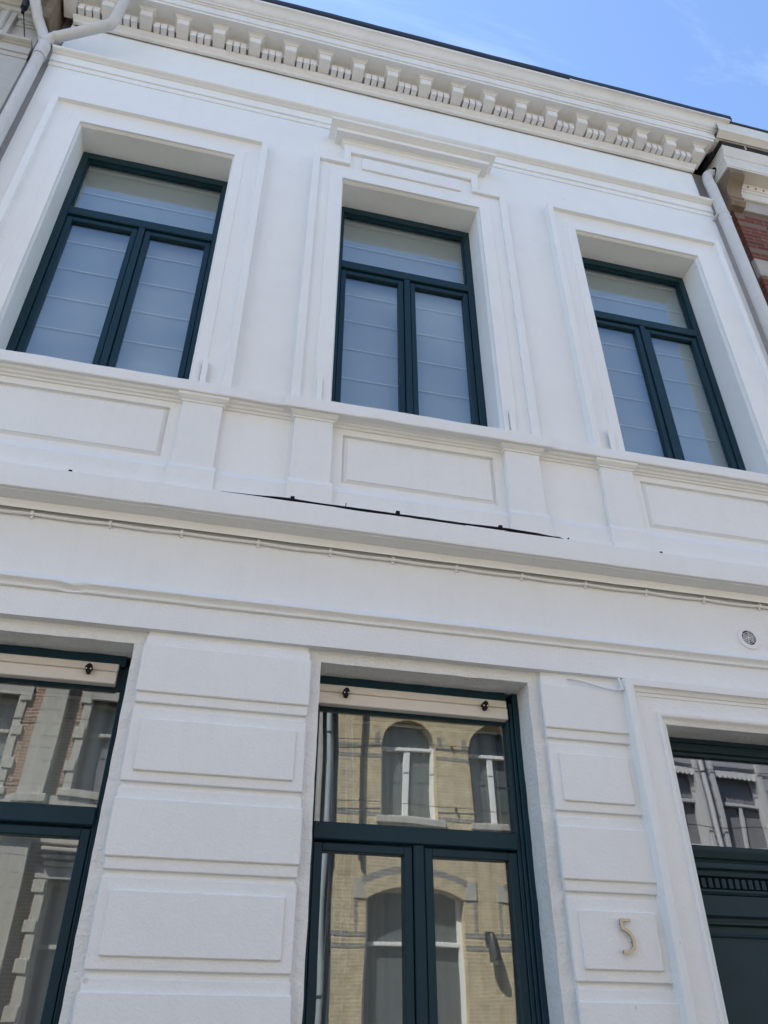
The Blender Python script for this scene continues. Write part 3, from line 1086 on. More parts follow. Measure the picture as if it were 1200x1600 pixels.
t = thing('curtain', 'thin pale curtain hanging at the left inside the middle ground floor window', 'curtain', (.69, .42, -.8 + H))
mb = MB()
rows = []
for j in range(14):
    z = -.8 + 2.4 * j / 13
    rows.append([(.585 + .2 * k / 40 * (1 - .12 * math.sin(j * .5)), .42 + .022 * math.sin(k * .95 + .4 * math.sin(j * .35)) + .008 * noise.noise(Vector((k * .2, j * .4, 0))), z) for k in range(41)])
mb.strip(rows)
build('cloth', mb, SHEER, t, True)

NET = bpy.data.materials.new('haze_net_curtain')  # see-through sheet added behind the glass to lift the panes with haze
NET.use_nodes = True
t_ = NET.node_tree
b_ = t_.nodes['Principled BSDF']
b_.inputs['Base Color'].default_value = (0.62, 0.64, 0.63, 1)
b_.inputs['Roughness'].default_value = 0.9
b_.inputs['Alpha'].default_value = 0.55
for (a, b), lab in zip(GW, ('sheer net curtain added to haze the ground floor window at the left edge', 'sheer net curtain added to haze the middle ground floor window')):
    t = thing('haze_net_curtain', lab, 'curtain', ((a + b) / 2, .50, -.8 + H), 'net curtains added for haze in the ground floor windows')
    mb = MB()
    rows = []
    for j in range(10):
        z = -.8 + 2.35 * j / 9
        rows.append([(a + .02 + (b - a - .04) * k / 90, .52 + .010 * math.sin(k * .8 + .3 * j + 2 * noise.noise(Vector((k * .06, a, 0)))), z) for k in range(91)])
    mb.strip(rows)
    build('net', mb, NET, t, True)
    build('curtain_rod', MB().tube([(a + .01, .52, 1.56), (b - .01, .52, 1.56)], .008, 8), WFRAME, t, True)

# ------------------------------------------------------------------ house number 5
t = thing('house_number', 'bronze coloured metal numeral 5 on the raised block left of the door', 'house number', (1.96, -.01, .42 + H))
y0, y1 = -.026, -.012
mb = MB()
w = .0140
mb.box(1.9335, 1.9335 + w, y0, y1, .514, .5585, .0012)
mb.box(1.9335 + w - .001, 1.984, y0 + .0002, y1 - .0002, .5585 - .0125, .5582, .0012)
cl = curve([(1.936, .5195), (1.950, .5165), (1.966, .507), (1.980, .489), (1.9865, .468), (1.983, .448), (1.971, .434), (1.955, .428), (1.929, .4275)], 5)
rows = []
for i, p in enumerate(cl):
    d = Vector(cl[min(i + 1, len(cl) - 1)]) - Vector(cl[max(i - 1, 0)])
    d.normalize()
    nn = Vector((-d.y, d.x)) * w * .5
    rows.append([(p[0] + nn.x, y0 + .0005, p[1] + nn.y), (p[0] - nn.x, y0 + .0005, p[1] - nn.y), (p[0] - nn.x, y1, p[1] - nn.y), (p[0] + nn.x, y1, p[1] + nn.y), (p[0] + nn.x, y0 + .0005, p[1] + nn.y)])
mb.strip(rows)
mb.poly(rows[0][:4])
mb.poly(rows[-1][:4])
build('numeral', mb, BRASS, t)
build('spacer', MB().tube([(1.94, -.013, .538), (1.94, .0, .538)], .003, 8).tube([(1.984, -.013, .468), (1.984, .0, .468)], .003, 8), BLACK, t)

# ------------------------------------------------------------------ vent
t = thing('air_vent', 'round white air vent with dark ring slots set in the wall above the door', 'vent', (3.043, -.01, 2.0 + H))
cx, cz = 3.043, 2.069


def annulus(mb, r0, r1, y0, y1, a0=0, a1=2 * math.pi, n=40):
    rows = []
    for k in range(n + 1):
        q = a0 + (a1 - a0) * k / n
        c, s_ = math.cos(q), math.sin(q)
        rows.append([(cx + r0 * c, y1, cz + r0 * s_), (cx + r0 * c, y0, cz + r0 * s_), (cx + r1 * c, y0, cz + r1 * s_), (cx + r1 * c, y1, cz + r1 * s_)])
    mb.strip(rows)
    return mb


build('flange', annulus(MB(), .0455, .070, -.009, .002), PLASTIC, t, True)
build('slot_backing', annulus(MB(), .0, .046, -.0015, .002), BLACK, t)
mb = MB()
for r0, r1 in ((.0, .0060), (.0130, .0155), (.0230, .0255), (.0330, .0355)):
    annulus(mb, r0, r1, -.007, -.0012)
for k in range(6):
    q = k * math.pi / 3 + .35
    c, s_ = math.cos(q), math.sin(q)
    p0, p1 = Vector((cx + .005 * c, cz + .005 * s_)), Vector((cx + .046 * c, cz + .046 * s_))
    n_ = Vector((-s_, c)) * .0011
    mb.prism([tuple(p0 + n_), tuple(p0 - n_), tuple(p1 - n_), tuple(p1 + n_)], -.0068, -.0012)
build('grille', mb, PLASTIC, t)

# ------------------------------------------------------------------ cables on the white house
t = thing('white_cable', 'white painted cable clipped along the wall below the belt course', 'cable', (1.065, -.02, 2.28 + H))
clips = [-1.34, -.963, -.584, -.226, .171, .559, .905, 1.271, 1.656, 2.044, 2.428, 2.805, 3.176, 3.55, 3.90]
pts = []
xx = [WL] + clips + [WR]
for a, b in zip(xx, xx[1:]):
    for k in range(6):
        q = k / 6
        x = a + (b - a) * q
        pts.append((x, -.0125, 2.289 - .006 * math.sin(math.pi * q) * (1 + .6 * noise.noise(Vector((a * 3, 0, 0)))) + .003 * noise.noise(Vector((x * 1.3, 2, 0)))))
pts.append((WR, -.0125, 2.289))
build('cable_sheath', MB().tube(pts, .0095, 8), STUCCO, t, True)
proto = None
for x in clips:
    if proto is None:
        mb = MB().box(x - .008, x + .008, -.026, .001, 2.274, 2.304, .003)
        mb.box(x - .006, x + .005, -.014, .001, 2.263, 2.275, .002)
        proto = build('clip', mb, STUCCO, t)
        base = LOC[proto.name].copy()
        xf = x
    else:
        copy_part(proto, t, base + Vector((x - xf, 0, .001)))
t = thing('black_cable', 'black cable lying along the top edge of the belt course', 'cable', (.95, -.13, 2.5 + H))
k_ = .9639
def cable_run(x0, x1, n, dz, dy, r0, r1, seed):
    pts, rad = [], []
    for i in range(n + 1):
        x = x0 + (x1 - x0) * i / n
        env = min(1, i / (n * .16), (n - i) / (n * .10))
        pts.append((x, -.1275 + dy + .002 * math.sin(x * 7 + seed), 2.5035 + dz + .008 * env + .004 * noise.noise(Vector((x * 2.2, seed, 0))) + .0012 * noise.noise(Vector((x * 17, seed, 3)))))
        rad.append(r0 + (r1 - r0) * env * (.75 + .5 * noise.noise(Vector((x * 5, seed, 9)))))
    return MB().tube(pts, rad, 8)


build('strand', cable_run(-.06, 1.905, 110, 0, 0, .0022, .0085, 0.0), BLACK, t, True)
build('strand', cable_run(.43, 1.34, 70, -.0105, -.004, .0012, .0062, 4.0), BLACK, t, True)
build('strand', cable_run(1.50, 1.90, 40, -.0075, -.003, .0012, .0080, 8.0), BLACK, t, True)
build('loose_end', MB().tube([(.612, -.128, 2.512), (.613, -.134, 2.536)], .0022, 6), BLACK, t)
build('loose_end', MB().tube([(1.912, -.129, 2.503), (1.921, -.131, 2.512)], .004, 6), BLACK, t)
for x in (.32, .905, 1.505):
    build('clip', MB().box(x - .011, x + .011, -.139, -.118, 2.505, 2.532, .002), BLACK, t)
for x, lab in ((-.817, 'tiny black cable nail on the belt course below the left sunk panel'), (2.505, 'tiny black cable nail on the belt course below the right sunk panel')):
    t = thing('cable_nail', lab, 'nail', (x, -.13, 2.5 + H), 'leftover cable nails on the belt course')
    build('nail_head', MB().box(x - .009, x + .009, -.134, -.120, 2.497, 2.507, .002), BLACK, t)
    build('nail_shank', MB().tube([(x, -.121, 2.502), (x, -.100, 2.502)], .002, 6), BLACK, t)
t = thing('short_cable', 'short loose white cable sagging from the top pier block to the door surround', 'cable', (2.03, -.01, 1.65 + H))
pts = curve([(1.856, .004, 1.700), (1.90, -.010, 1.691), (1.962, -.012, 1.679), (2.068, -.012, 1.659), (2.125, -.014, 1.656), (2.146, -.018, 1.660), (2.152, -.024, 1.672), (2.150, -.022, 1.69), (2.148, -.012, 1.722)], 5)
build('cable_sheath', MB().tube(pts, .0055, 8), STUCCO, t, True)
build('clip', MB().box(2.138, 2.158, -.034, -.012, 1.650, 1.667, .002), STUCCO, t)

# ------------------------------------------------------------------ right downpipe and red brick house
t = thing('downpipe', 'grey white painted downpipe beside the red brick wall at right', 'downpipe', (4.02, -.07, 0), 'downpipes on the house fronts')
px = 4.031
pts = curve([(4.20, -.012, 7.205), (4.155, -.014, 7.195), (4.105, -.020, 7.160), (4.070, -.030, 7.10), (4.040, -.048, 6.98), (px, -.064, 6.84)], 5) + [(px, -.070, z) for z in (6.4, 5.9, 5.0, 4.0, 2.0, 0, -1.55)]
build('pipe', MB().tube(pts, .0485, 16), PIPE, t, True)
for z in (6.40, 4.45, 2.4, .4):
    build('pipe_clip', MB().tube([(px, -.070, z - .007), (px, -.070, z + .007)], .0535, 16).box(px - .075, px - .055, -.082, .08, z - .006, z + .006).tube([(px + .075, -.075, z), (px + .05, -.075, z)], .008, 8), PIPE, t)
build('socket', MB().tube([(px, -.070, 6.42), (px, -.070, 6.30)], [.0515, .0515], 16), PIPE, t, True)

RX = 4.25
BXX = 4.165
rh = thing('brick_house', 'red brick house with pale stone bands and white cornice at the right edge', 'house', (6.5, 0, 0))
build('pipe_hole', MB().tube([(BXX - .0035, -.012, 7.205), (BXX - .002, -.012, 7.205)], .066, 20), BLACK, rh)
build('side_strip', MB().box(WR + .004, RX + .004, .075, .3, -H, 7.3), GREYREN, rh, wob=0.002)
mb = MB()
mb.box(RX + .008, 22.0, .007, .3, -H, 4.66)
mb.box(RX + .004, 22.0, .0012, .3, 4.66, 6.70)
build('wall', mb, MORTAR, rh)
build('brick_facing', MB().box(4.96, 22.0, .001, .011, -H, 6.66).box(RX + .001, 4.96, .001, .006, -H, 4.655), RBRICK, rh)
build('house_body', MB().box(RX, 22.0, .3, 8, -H, 7.3), PLASTER, rh)  # house lengthened out of view to block low sky along the street
# bricks that can be told apart, one object each
CH = .0565
lb, hb_ = .192, .090
meshes = {}
row = 0
z = 4.662
BANDZ = (5.705, 5.935)
while z + CH < 6.672:
    if BANDZ[0] - .03 < z < BANDZ[1] - .03:
        z = BANDZ[1] + .006
        continue
    x = RX
    seq = ['s', 'h', 's', 'h', 's', 'h'] if row % 2 == 0 else ['h', 's', 'h', 's', 'h', 's', 'h']
    first = True
    for kind in seq:
        L = lb if kind == 's' else hb_
        x1 = min(x + L, 4.955)
        if x1 - x < .04:
            break
        key = (kind, round(x1 - x, 3), first)
        jit = Vector((0, random.uniform(-.0018, .0018), random.uniform(-.001, .001)))
        if key not in meshes:
            mb = MB().box(x, x1, .0, .045 if first else .02, z, z + CH - .0095, .0025)
            o = build('brick', mb, BRICKO, rh, wob=0.0012, wsc=25)
            meshes[key] = (o, LOC[o.name].copy(), x, z)
        else:
            o, base, xf, zf = meshes[key]
            copy_part(o, rh, base + Vector((x - xf, 0, z - zf)) + jit)
        x = x1 + .009
        first = False
        if x > 4.9:
            break
    row += 1
    z += CH
build('stone_band', MB().box(RX - .006, 22.0, -.010, .04, BANDZ[0], BANDZ[1], .005), STONE, rh, wob=0.001)
# frieze under the cornice
mb = MB()
mb.box(RX - .05, 22.0, -.022, .05, 6.672, 6.83, .004)
build('frieze_stone', mb, STONE, rh)
FPR = [(.02, 6.83), (.045, 6.832), (.052, 6.845), (.052, 6.93), (.060, 6.934), (.066, 6.955), (.075, 6.96), (.075, 7.10)]
build('frieze_board', MB().strip([[(x, -p, z) for p, z in FPR] for x in (RX - .05, 22.0)]), OLDW, rh)
proto = None
for i in range(24):
    x = 4.36 + .085 * i
    if proto is None:
        proto = build('frieze_stud', MB().box(x, x + .016, -.083, -.072, 6.985, 7.003, .002), BROWN, rh)
        base = LOC[proto.name].copy()
        xf = x
    else:
        copy_part(proto, rh, base + Vector((x - xf, 0, 0)))
# box cornice with its closed end
BX = 4.165
mb = MB()
BPR = [(-.115, 7.045), (.197, 7.045), (.199, 7.062), (.204, 7.064), (.204, 7.212), (.212, 7.218), (.214, 7.232), (.220, 7.255), (.228, 7.285), (.236, 7.318), (.240, 7.340), (.240, 7.352), (.10, 7.372), (-.115, 7.372)]
mb.strip([[(x, -p, z) for p, z in BPR] for x in (BX, 22.0)])
mb.poly([(BX, -p, z) for p, z in BPR])
build('cornice', mb, OLDW, rh)
mb = MB()
for z0, z1 in ((7.108, 7.113), (7.168, 7.173), (7.228, 7.233), (7.290, 7.295)):
    mb.box(BX - .003, BX + .001, -.203, .11, z0, z1)
build('cornice_end_moulding', mb, OLDW, rh)
build('gutter', MB().box(4.160, 22.0, -.247, -.02, 7.350, 7.418, .006), ZINC, rh, wob=0.002)
build('gutter_joint', MB().box(4.415, 4.430, -.251, -.243, 7.354, 7.416, .001), PIPE, rh)
mb = MB()
build('lead_apron', MB().box(4.148, 4.162, -.245, .125, 7.352, 7.432, .004).box(4.120, 4.150, -.15, .125, 7.335, 7.385, .008), ZINC, rh, wob=0.010, wsc=14)
UPR = [(.10, 7.40), (.235, 7.405), (.24, 7.412), (.255, 7.418), (.27, 7.41), (.30, 7.432), (.325, 7.446), (.33, 7.45), (.33, 7.615), (.325, 7.62)]
build('upper_fascia', MB().strip([[(x, -p, z) for p, z in UPR] for x in (4.10, 22.0)]), OLDW, rh, True)
build('upper_gutter', MB().box(4.10, 22.0, -.340, .2, 7.618, 7.652, .005), ZINC, rh)
build('roof', MB().box(4.0, 22.0, .2, 8, 7.3, 7.66), SLATE, rh)
# scrolled console under the box cornice
sc = curve([(.190, 7.042), (.196, 7.0), (.188, 6.965), (.165, 6.935), (.128, 6.905), (.095, 6.870), (.078, 6.83), (.074, 6.79), (.072, 6.770)], 4)
mb = MB()
xa, xb = 4.182, 4.335
outl = [(p, z) for p, z in sc]
mb.strip([[(xa, -p, z) for p, z in outl], [(xb, -p, z) for p, z in outl]])
mb.poly([(xa, -p, z) for p, z in outl] + [(xa, 0.0, 6.770), (xa, 0.0, 7.042)])
mb.poly([(xb, -p, z) for p, z in outl] + [(xb, 0.0, 6.770), (xb, 0.0, 7.042)])
cons = build('console', mb, BROWN, rh, True, wob=0.002, wsc=12)
bpf = [(.0, 6.772), (.082, 6.770), (.084, 6.752), (.074, 6.744), (.068, 6.722), (.082, 6.712), (.086, 6.690), (.070, 6.672), (.058, 6.655), (.0, 6.650)]
mb = MB()
mb.strip([[(xa - .004, -p, z) for p, z in bpf], [(xb + .004, -p, z) for p, z in bpf]])
mb.poly([(xa - .004, -p, z) for p, z in bpf])
mb.poly([(xb + .004, -p, z) for p, z in bpf])
build('console_base', mb, BROWN, cons, False, wob=0.002, wsc=12)

# ------------------------------------------------------------------ left downpipe and beige house
t = thing('downpipe', 'white painted downpipe with a branching top at the left corner', 'downpipe', (-1.915, -.07, 0), 'downpipes on the house fronts')
lx = -1.912
pts = curve([(-2.14, -.30, 7.30), (-2.085, -.235, 7.06), (-2.015, -.135, 6.86), (-1.955, -.085, 6.74), (lx - .006, -.072, 6.62)], 5) + [(lx, -.070, z) for z in (6.45, 5.9, 5, 4, 2, 0, -1.55)]
build('pipe', MB().tube(pts, .043, 14), PIPE, t, True)
br = [(-1.93, -.080, 6.62), (-1.885, -.085, 6.685), (-1.835, -.10, 6.715), (-1.70, -.135, 6.782), (-1.56, -.172, 6.852), (-1.475, -.195, 6.892), (-1.445, -.215, 6.935), (-1.428, -.24, 7.0), (-1.405, -.285, 7.13), (-1.38, -.33, 7.35), (-1.375, -.335, 7.60)]
build('branch_pipe', MB().tube(curve(br, 3), .041, 14), PIPE, t, True)
build('branch_socket', MB().tube([(-1.515, -.184, 6.873), (-1.468, -.197, 6.896)], .0435, 14), PIPE, t, True)
build('branch_socket', MB().tube([(-1.86, -.092, 6.704), (-1.83, -.100, 6.718)], .045, 14), PIPE, t, True)
build('pipe_collar', MB().tube([(lx, -.071, 6.42), (lx, -.071, 6.60)], .048, 14), PIPE, t, True)
for z in (6.42, 4.4, 2.4):
    build('pipe_clip', MB().tube([(lx, -.070, z - .006), (lx, -.070, z + .006)], .052, 14).tube([(lx + .058, -.078, z), (lx + .035, -.078, z)], .010, 8), PIPE, t)

lh = thing('beige_house', 'beige painted twin house with fluted pilaster at the top left corner', 'house', (-4.5, 0, 0))
NX = -2.018
mb = MB()
mb.box(-20, NX, 0, .3, -H, 7.2)  # front carried on out of view, added to screen the low sky
build('wall', mb, NBEIGE, lh)
build('recess_strip', MB().box(NX + .002, -1.80, .09, .27, -H + .01, 7.44), GREYREN, lh)
build('house_body', MB().box(-20, NX, .3, 8, -H, 7.3), PLASTER, lh)
build('string_course', MB().molding(SPROF, -20, NX, step=1), NBEIGE, lh, True)
pl = build('pilaster', MB().box(-2.62, -2.225, -.045, .004, 6.69, 7.11, .004), NBEIGE, lh)
for i in range(5):
    x = -2.60 + .078 * i
    build('flute', MB().tube([(x, -.046, 6.73), (x, -.046, 7.08)], .021, 8), NBEIGE, pl)
build('pilaster_cap', MB().molding([(.04, 7.10), (.06, 7.105), (.07, 7.13), (.075, 7.16), (.09, 7.18), (.095, 7.21), (.0, 7.22)], -2.65, -2.20), NBEIGE, lh, True)
build('pilaster_base', MB().molding([(.0, 6.60), (.075, 6.602), (.075, 6.648), (.062, 6.66), (.055, 6.685), (.03, 6.70)], -2.63, -2.24), NBEIGE, lh, True)
NC = [(0, 7.00), (.03, 7.005), (.035, 7.03), (.06, 7.04), (.07, 7.075), (.09, 7.08), (.10, 7.12), (.11, 7.13), (.28, 7.13), (.285, 7.24), (.30, 7.25), (.37, 7.36), (.37, 7.44), (0, 7.46)]
build('cornice', MB().molding(NC, -20, -1.99, None, lambda p: -2.012), NBEIGE, lh, True)
mb = MB()
for i, (o, z0, z1) in enumerate(((.0, 6.80, 7.06), (.035, 6.83, 7.03), (.065, 6.86, 7.0))):
    mb.box(-2.215 + o, NX - o * .3, -.012 - .010 * i, .003 - .010 * i, z0 + .12, z1, .002)
build('stepped_panel', mb, NBEIGE, lh)
build('gutter', MB().box(-20, -1.978, -.39, -.36, 7.44, 7.52, .005), ZINC, lh)
build('roof', MB().box(-20, -1.978, -.36, 8, 7.46, 7.7), SLATE, lh)
build('party_stub', MB().box(-2.005, -1.935, -.16, .09, 6.86, 7.42, .006), BROWN, lh)

t = thing('wire_holder', 'dark metal tube with a thin rod hanging at the top left corner', 'wire holder', (-2.12, -.12, 6.72 + H))
build('tube', MB().tube([(-2.17, -.20, 7.50), (-2.135, -.17, 7.02), (-2.128, -.166, 6.90)], [.030, .030, .026], 10), LAMPM, t, True)
build('socket', MB().tube([(-2.128, -.166, 6.91), (-2.122, -.162, 6.83)], [.019, .012], 8), BLACK, t, True)
build('rod', MB().tube([(-2.122, -.16, 6.86), (-2.085, -.055, 6.69)], .0055, 6), LAMPM, t, True)

# ------------------------------------------------------------------ across the street (seen mirrored in the panes)
OY = -11.0


def arch_wall(mb, x0, x1, z0, z1, wins, y, depth):
    """facade facing +y with arched openings; wins: (a, b, sill, spring, rise)"""
    xs_ = sorted({x0, x1, *[v for w in wins for v in w[:2]]})
    zs_ = sorted({z0, z1, *[w[2] for w in wins], *[w[3] + w[4] for w in wins]})
    for i in range(len(xs_) - 1):
        for j in range(len(zs_) - 1):
            cx_, cz_ = (xs_[i] + xs_[i + 1]) / 2, (zs_[j] + zs_[j + 1]) / 2
            if any(w[0] < cx_ < w[1] and w[2] < cz_ < w[3] + w[4] for w in wins):
                continue
            mb.grid(xs_[i], xs_[i + 1], zs_[j], zs_[j + 1], y, 0, 1)
    for a, b, sill, spr, rise in wins:
        n_ = 16
        c = (a + b) / 2
        hw = (b - a) / 2
        arc = []
        for k in range(n_ + 1):
            u = -1 + 2 * k / n_
            if rise >= hw * .98:
                ang = math.pi * (1 - k / n_)
                arc.append((c + hw * math.cos(ang), spr + rise * math.sin(ang)))
            else:
                r_ = (hw * hw + rise * rise) / (2 * rise) if rise > 0 else 1e6
                arc.append((c + hw * u, spr + (math.sqrt(max(0, r_ * r_ - (hw * u) ** 2)) - (r_ - rise) if rise > 0 else 0)))
        top = spr + rise
        for (ax, az), (bx, bz) in zip(arc, arc[1:]):
            if rise > 0:
                mb.quad((ax, y, az), (bx, y, bz), (bx, y, top), (ax, y, top))
            mb.quad((ax, y, az), (bx, y, bz), (bx, y - depth, bz), (ax, y - depth, az))
        for x in (a, b):
            mb.quad((x, y, sill), (x, y - depth, sill), (x, y - depth, spr), (x, y, spr))
        mb.quad((a, y, sill), (b, y, sill), (b, y - depth, sill), (a, y - depth, sill))


def far_window(parent, a, b, sill, top, tz, mull=True, depth=.26, fr=.06, y=OY, material=WFRAME, mw=.035, glassm=None):
    yb = y - depth
    mb = MB()
    mb.box(a, a + fr, yb, yb + .06, sill, top)
    mb.box(b - fr, b, yb, yb + .06, sill, top)
    mb.box(a + fr, b - fr, yb, yb + .058, sill, sill + .07)
    mb.box(a + fr, b - fr, yb, yb + .058, top - fr, top)
    if tz:
        mb.box(a + fr, b - fr, yb - .005, yb + .085, tz, tz + .07, .008)
    if mull:
        c = (a + b) / 2
        mb.box(c - mw, c + mw, yb, yb + .07, sill + .07, (tz or top - fr), .008)
    w_ = build('window', mb, material, parent)
    build('pane', MB().box(a, b, yb - .02, yb - .01, sill, top), glassm or PANE, w_)
    return w_


yh = thing('yellow_brick_house', 'yellow brick house with arched windows mirrored in the middle ground floor panes', 'house', (6, OY - 4, 0))
w1 = [(3.57, 4.66, 5.53 - H, 6.92 - H, .53), (5.37, 6.46, 5.53 - H, 6.92 - H, .53), (7.17, 8.26, 5.53 - H, 6.92 - H, .53)]
w0 = [(3.28, 5.10, 1.0 - H, 4.13 - H, .24), (5.95, 7.77, 1.0 - H, 4.13 - H, .24)]
mb = MB()
arch_wall(mb, 2.66, 9.40, -H, 8.6, w1 + w0, OY, .27)
build('wall', mb, YBRICK, yh)
build('house_body', MB().box(2.66, 9.4, OY - 8, OY - .3, -H, 8.6), PLASTER, yh)
for a, b, s_, sp_, ri in w1:
    far_window(yh, a, b, s_, sp_ + ri, 6.84 - H, mw=.06, fr=.07)
    build('stone_sill', MB().box(a - .08, b + .12, OY - .27, OY + .07, s_ - .13, s_ - .004, .01), STONE, yh)
    build('arch_band', MB().box(a - .14, a - .04, OY - .01, OY + .006, sp_ - .05, sp_ + .22), DBRICK, yh)
    build('arch_band', MB().box(b + .04, b + .14, OY - .01, OY + .006, sp_ - .05, sp_ + .22), DBRICK, yh)
for a, b, s_, sp_, ri in w0:
    far_window(yh, a, b, s_, sp_ + ri, 3.40 - H, mw=.05, fr=.08)
    c = (a + b) / 2
    hw = (b - a) / 2
    for r_in, r_out, m_ in ((.0, .20, YBRICK), (.20, .31, DBRICK)):
        rr = (hw * hw + ri * ri) / (2 * ri)
        zc = sp_ + ri - rr
        a_ = math.asin(hw / rr)
        rows = []
        for k in range(25):
            q = -a_ + 2 * a_ * k / 24
            s2, c2 = math.sin(q), math.cos(q)
            rows.append([(c + (rr + e_) * s2, y_, zc + (rr + e_) * c2) for e_, y_ in ((r_in, OY - .01), (r_in, OY + .012), (r_out, OY + .012), (r_out, OY - .01))])
        build('arch_band', MB().strip(rows), m_, yh)
    for x0, x1, sgn in ((a - .22, a - .01, 1), (b + .01, b + .22, -1)):
        o_ = [(x0, 4.13 - H), (x1, 4.13 - H), (x1 + (0 if sgn < 0 else -.06), 4.44 - H), (x0 + (.06 if sgn < 0 else 0), 4.44 - H)]
        build('keystone', MB().prism(o_, OY + .02, OY - .02), STONE, yh)
        build('quoin_band', MB().box(x0 + (.0 if sgn > 0 else .15), x0 + (.06 if sgn > 0 else .21), OY - .01, OY + .006, 3.58 - H, 4.12 - H), DBRICK, yh)
ends0 = [2.66] + [v for w in w0 for v in w[:2]] + [9.4]
for z in (3.35, 3.535):
    for i in range(0, len(ends0), 2):
        build('brick_band', MB().box(ends0[i], ends0[i + 1], OY - .01, OY + .005, z - H, z + .075 - H), DBRICK, yh)
ends1 = [2.66] + [v for w in w1 for v in w[:2]] + [9.4]
for z in (5.53, 6.64, 6.845):
    for i in range(0, len(ends1), 2):
        build('brick_band', MB().box(ends1[i], ends1[i + 1], OY - .01, OY + .005, z - H, z + .07 - H), DBRICK, yh)
build('cornice', MB().box(2.66, 9.4, OY - .02, OY + .35, 8.35, 8.75, .03), OLDW, yh)

t = thing('wall_lamp', 'small dark wall lamp on the yellow brick wall mirrored low in the middle window', 'lamp', (5.5, OY, 3.1))
build('back_plate', MB().box(5.43, 5.58, OY, OY + .03, 3.45 - H, 3.64 - H, .006), LAMPM, t)
build('shade', MB().tube([(5.52, OY + .10, 3.60 - H), (5.53, OY + .13, 3.45 - H), (5.56, OY + .16, 3.20 - H)], [.05, .09, .11], 12), LAMPM, t, True)
build('bulb', MB().tube([(5.56, OY + .16, 3.22 - H), (5.57, OY + .17, 3.14 - H)], [.05, .03], 10), PLASTIC, t, True)

rh2 = thing('red_stone_house', 'red brick house with pale stone pilaster mirrored in the left ground floor window', 'house', (-1.0, OY - 4, 0))
w1 = [(-4.55, -3.33, 5.6 - H, 7.28 - H, 0), (-2.03, -.8, 5.6 - H, 7.28 - H, 0), (.6, 1.83, 5.6 - H, 7.28 - H, 0)]
w0 = [(-4.6, -3.3, 1.2 - H, 4.25 - H, 0), (-2.10, -.7, 1.2 - H, 4.25 - H, 0), (.5, 1.9, 1.2 - H, 4.25 - H, 0)]
mb = MB()
arch_wall(mb, -5.6, 2.34, -H, 8.9, w1 + w0, OY, .25)
build('wall', mb, RBRICK, rh2)
build('house_body', MB().box(-5.6, 2.34, OY - 8, OY - .28, -H, 8.9), PLASTER, rh2)
build('added_street_wall', MB().box(-20, -5.603, OY - 8, OY - .01, -H, 8.7), PALE, rh2)  # unseen blank wall added to block low sky and bounce light
for a, b, s_, top, _ in w1 + w0:
    far_window(rh2, a, b, s_, top, (top - .62) if top > 4 else (3.17 - H), mull=top < 4, fr=.06, material=STONE, glassm=GPANE)
    for x0, x1, sg in ((a - .15, a, -1), (b, b + .15, 1)):
        build('window_jamb', MB().box(x0 + (.006 if sg < 0 else -.004), x1 + (.004 if sg < 0 else -.006), OY - .2, OY + .035, s_, top, .006), STONE, rh2)
        zz = s_ + .35
        while zz < top:
            build('jamb_block', MB().box(x0 - (.06 if sg < 0 else -.02), x1 + (.06 if sg > 0 else -.02), OY - .02, OY + .055, zz, zz + .20, .006), STONE, rh2)
            zz += .62
    build('lintel', MB().box(a - .21, b + .21, OY - .2, OY + .045, top, top + .17, .008), STONE, rh2)
    if top < 4:
        build('window_cornice', MB().box(a - .10, b + .10, OY, OY + .10, top + .18, top + .24, .01).box(a - .14, b + .14, OY, OY + .15, top + .27, top + .32, .01).box(a - .17, b + .17, OY, OY + .20, top + .35, top + .40, .01), STONE, rh2)
    else:
        build('window_sill', MB().box(a - .2, b + .2, OY - .2, OY + .10, s_ - .14, s_ - .004, .01), STONE, rh2)
for px_ in (-2.89, 2.0, -5.5):
    zz = -H
    while zz < 8.5:
        if not (3.02 < zz < 3.2):
            build('pilaster_block', MB().box(px_, px_ + .43 if px_ < 2 else 2.335, OY - .02, OY + .18, zz, zz + .222, .004), STONE, rh2)
        zz += .2255
for z in (4.72, 5.30):
    build('stone_band', MB().box(-5.6, 2.34, OY - .02, OY + .06, z - H, z + .16 - H, .01), STONE, rh2)
    build('stone_band', MB().box(-2.95, -2.38, OY + .1, OY + .24, z - H + .01, z + .15 - H, .01), STONE, rh2)
build('cornice', MB().box(-5.6, 2.34, OY - .02, OY + .4, 8.6, 9.0, .03), STONE, rh2)

t = thing('downpipe', 'zinc downpipe between the red and yellow houses mirrored at left of the middle window', 'downpipe', (2.48, OY + .08, 0), 'downpipes on the house fronts')
build('pipe', MB().tube([(2.48, OY + .10, z) for z in (-H, 1, 3, 6, 8.3)], .055, 12), mat('zinc_pipe', (0.33, 0.36, 0.38), 0.4, 0.5, var=.1), t, True)
for z in (1.0, 3.3, 5.4, 7.4):
    build('pipe_clip', MB().tube([(2.48, OY + .10, z), (2.48, OY + .10, z + .03)], .065, 12), LAMPM, t)
t = thing('downpipe', 'slim dark pipe added for a vertical shadow stripe on the yellow brick front left of its first arched window', 'downpipe', (3.15, OY + .06, 0), 'downpipes on the house fronts')
build('pipe', MB().tube([(3.165, OY + .07, z) for z in (3.1, 5, 7, 8.4)], .038, 10), LAMPM, t, True)  # dark tube stands in for a shadow stripe down the bricks
build('pipe_clip', MB().tube([(3.165, OY + .07, 4.2), (3.165, OY + .07, 4.23)], .05, 10), LAMPM, t)

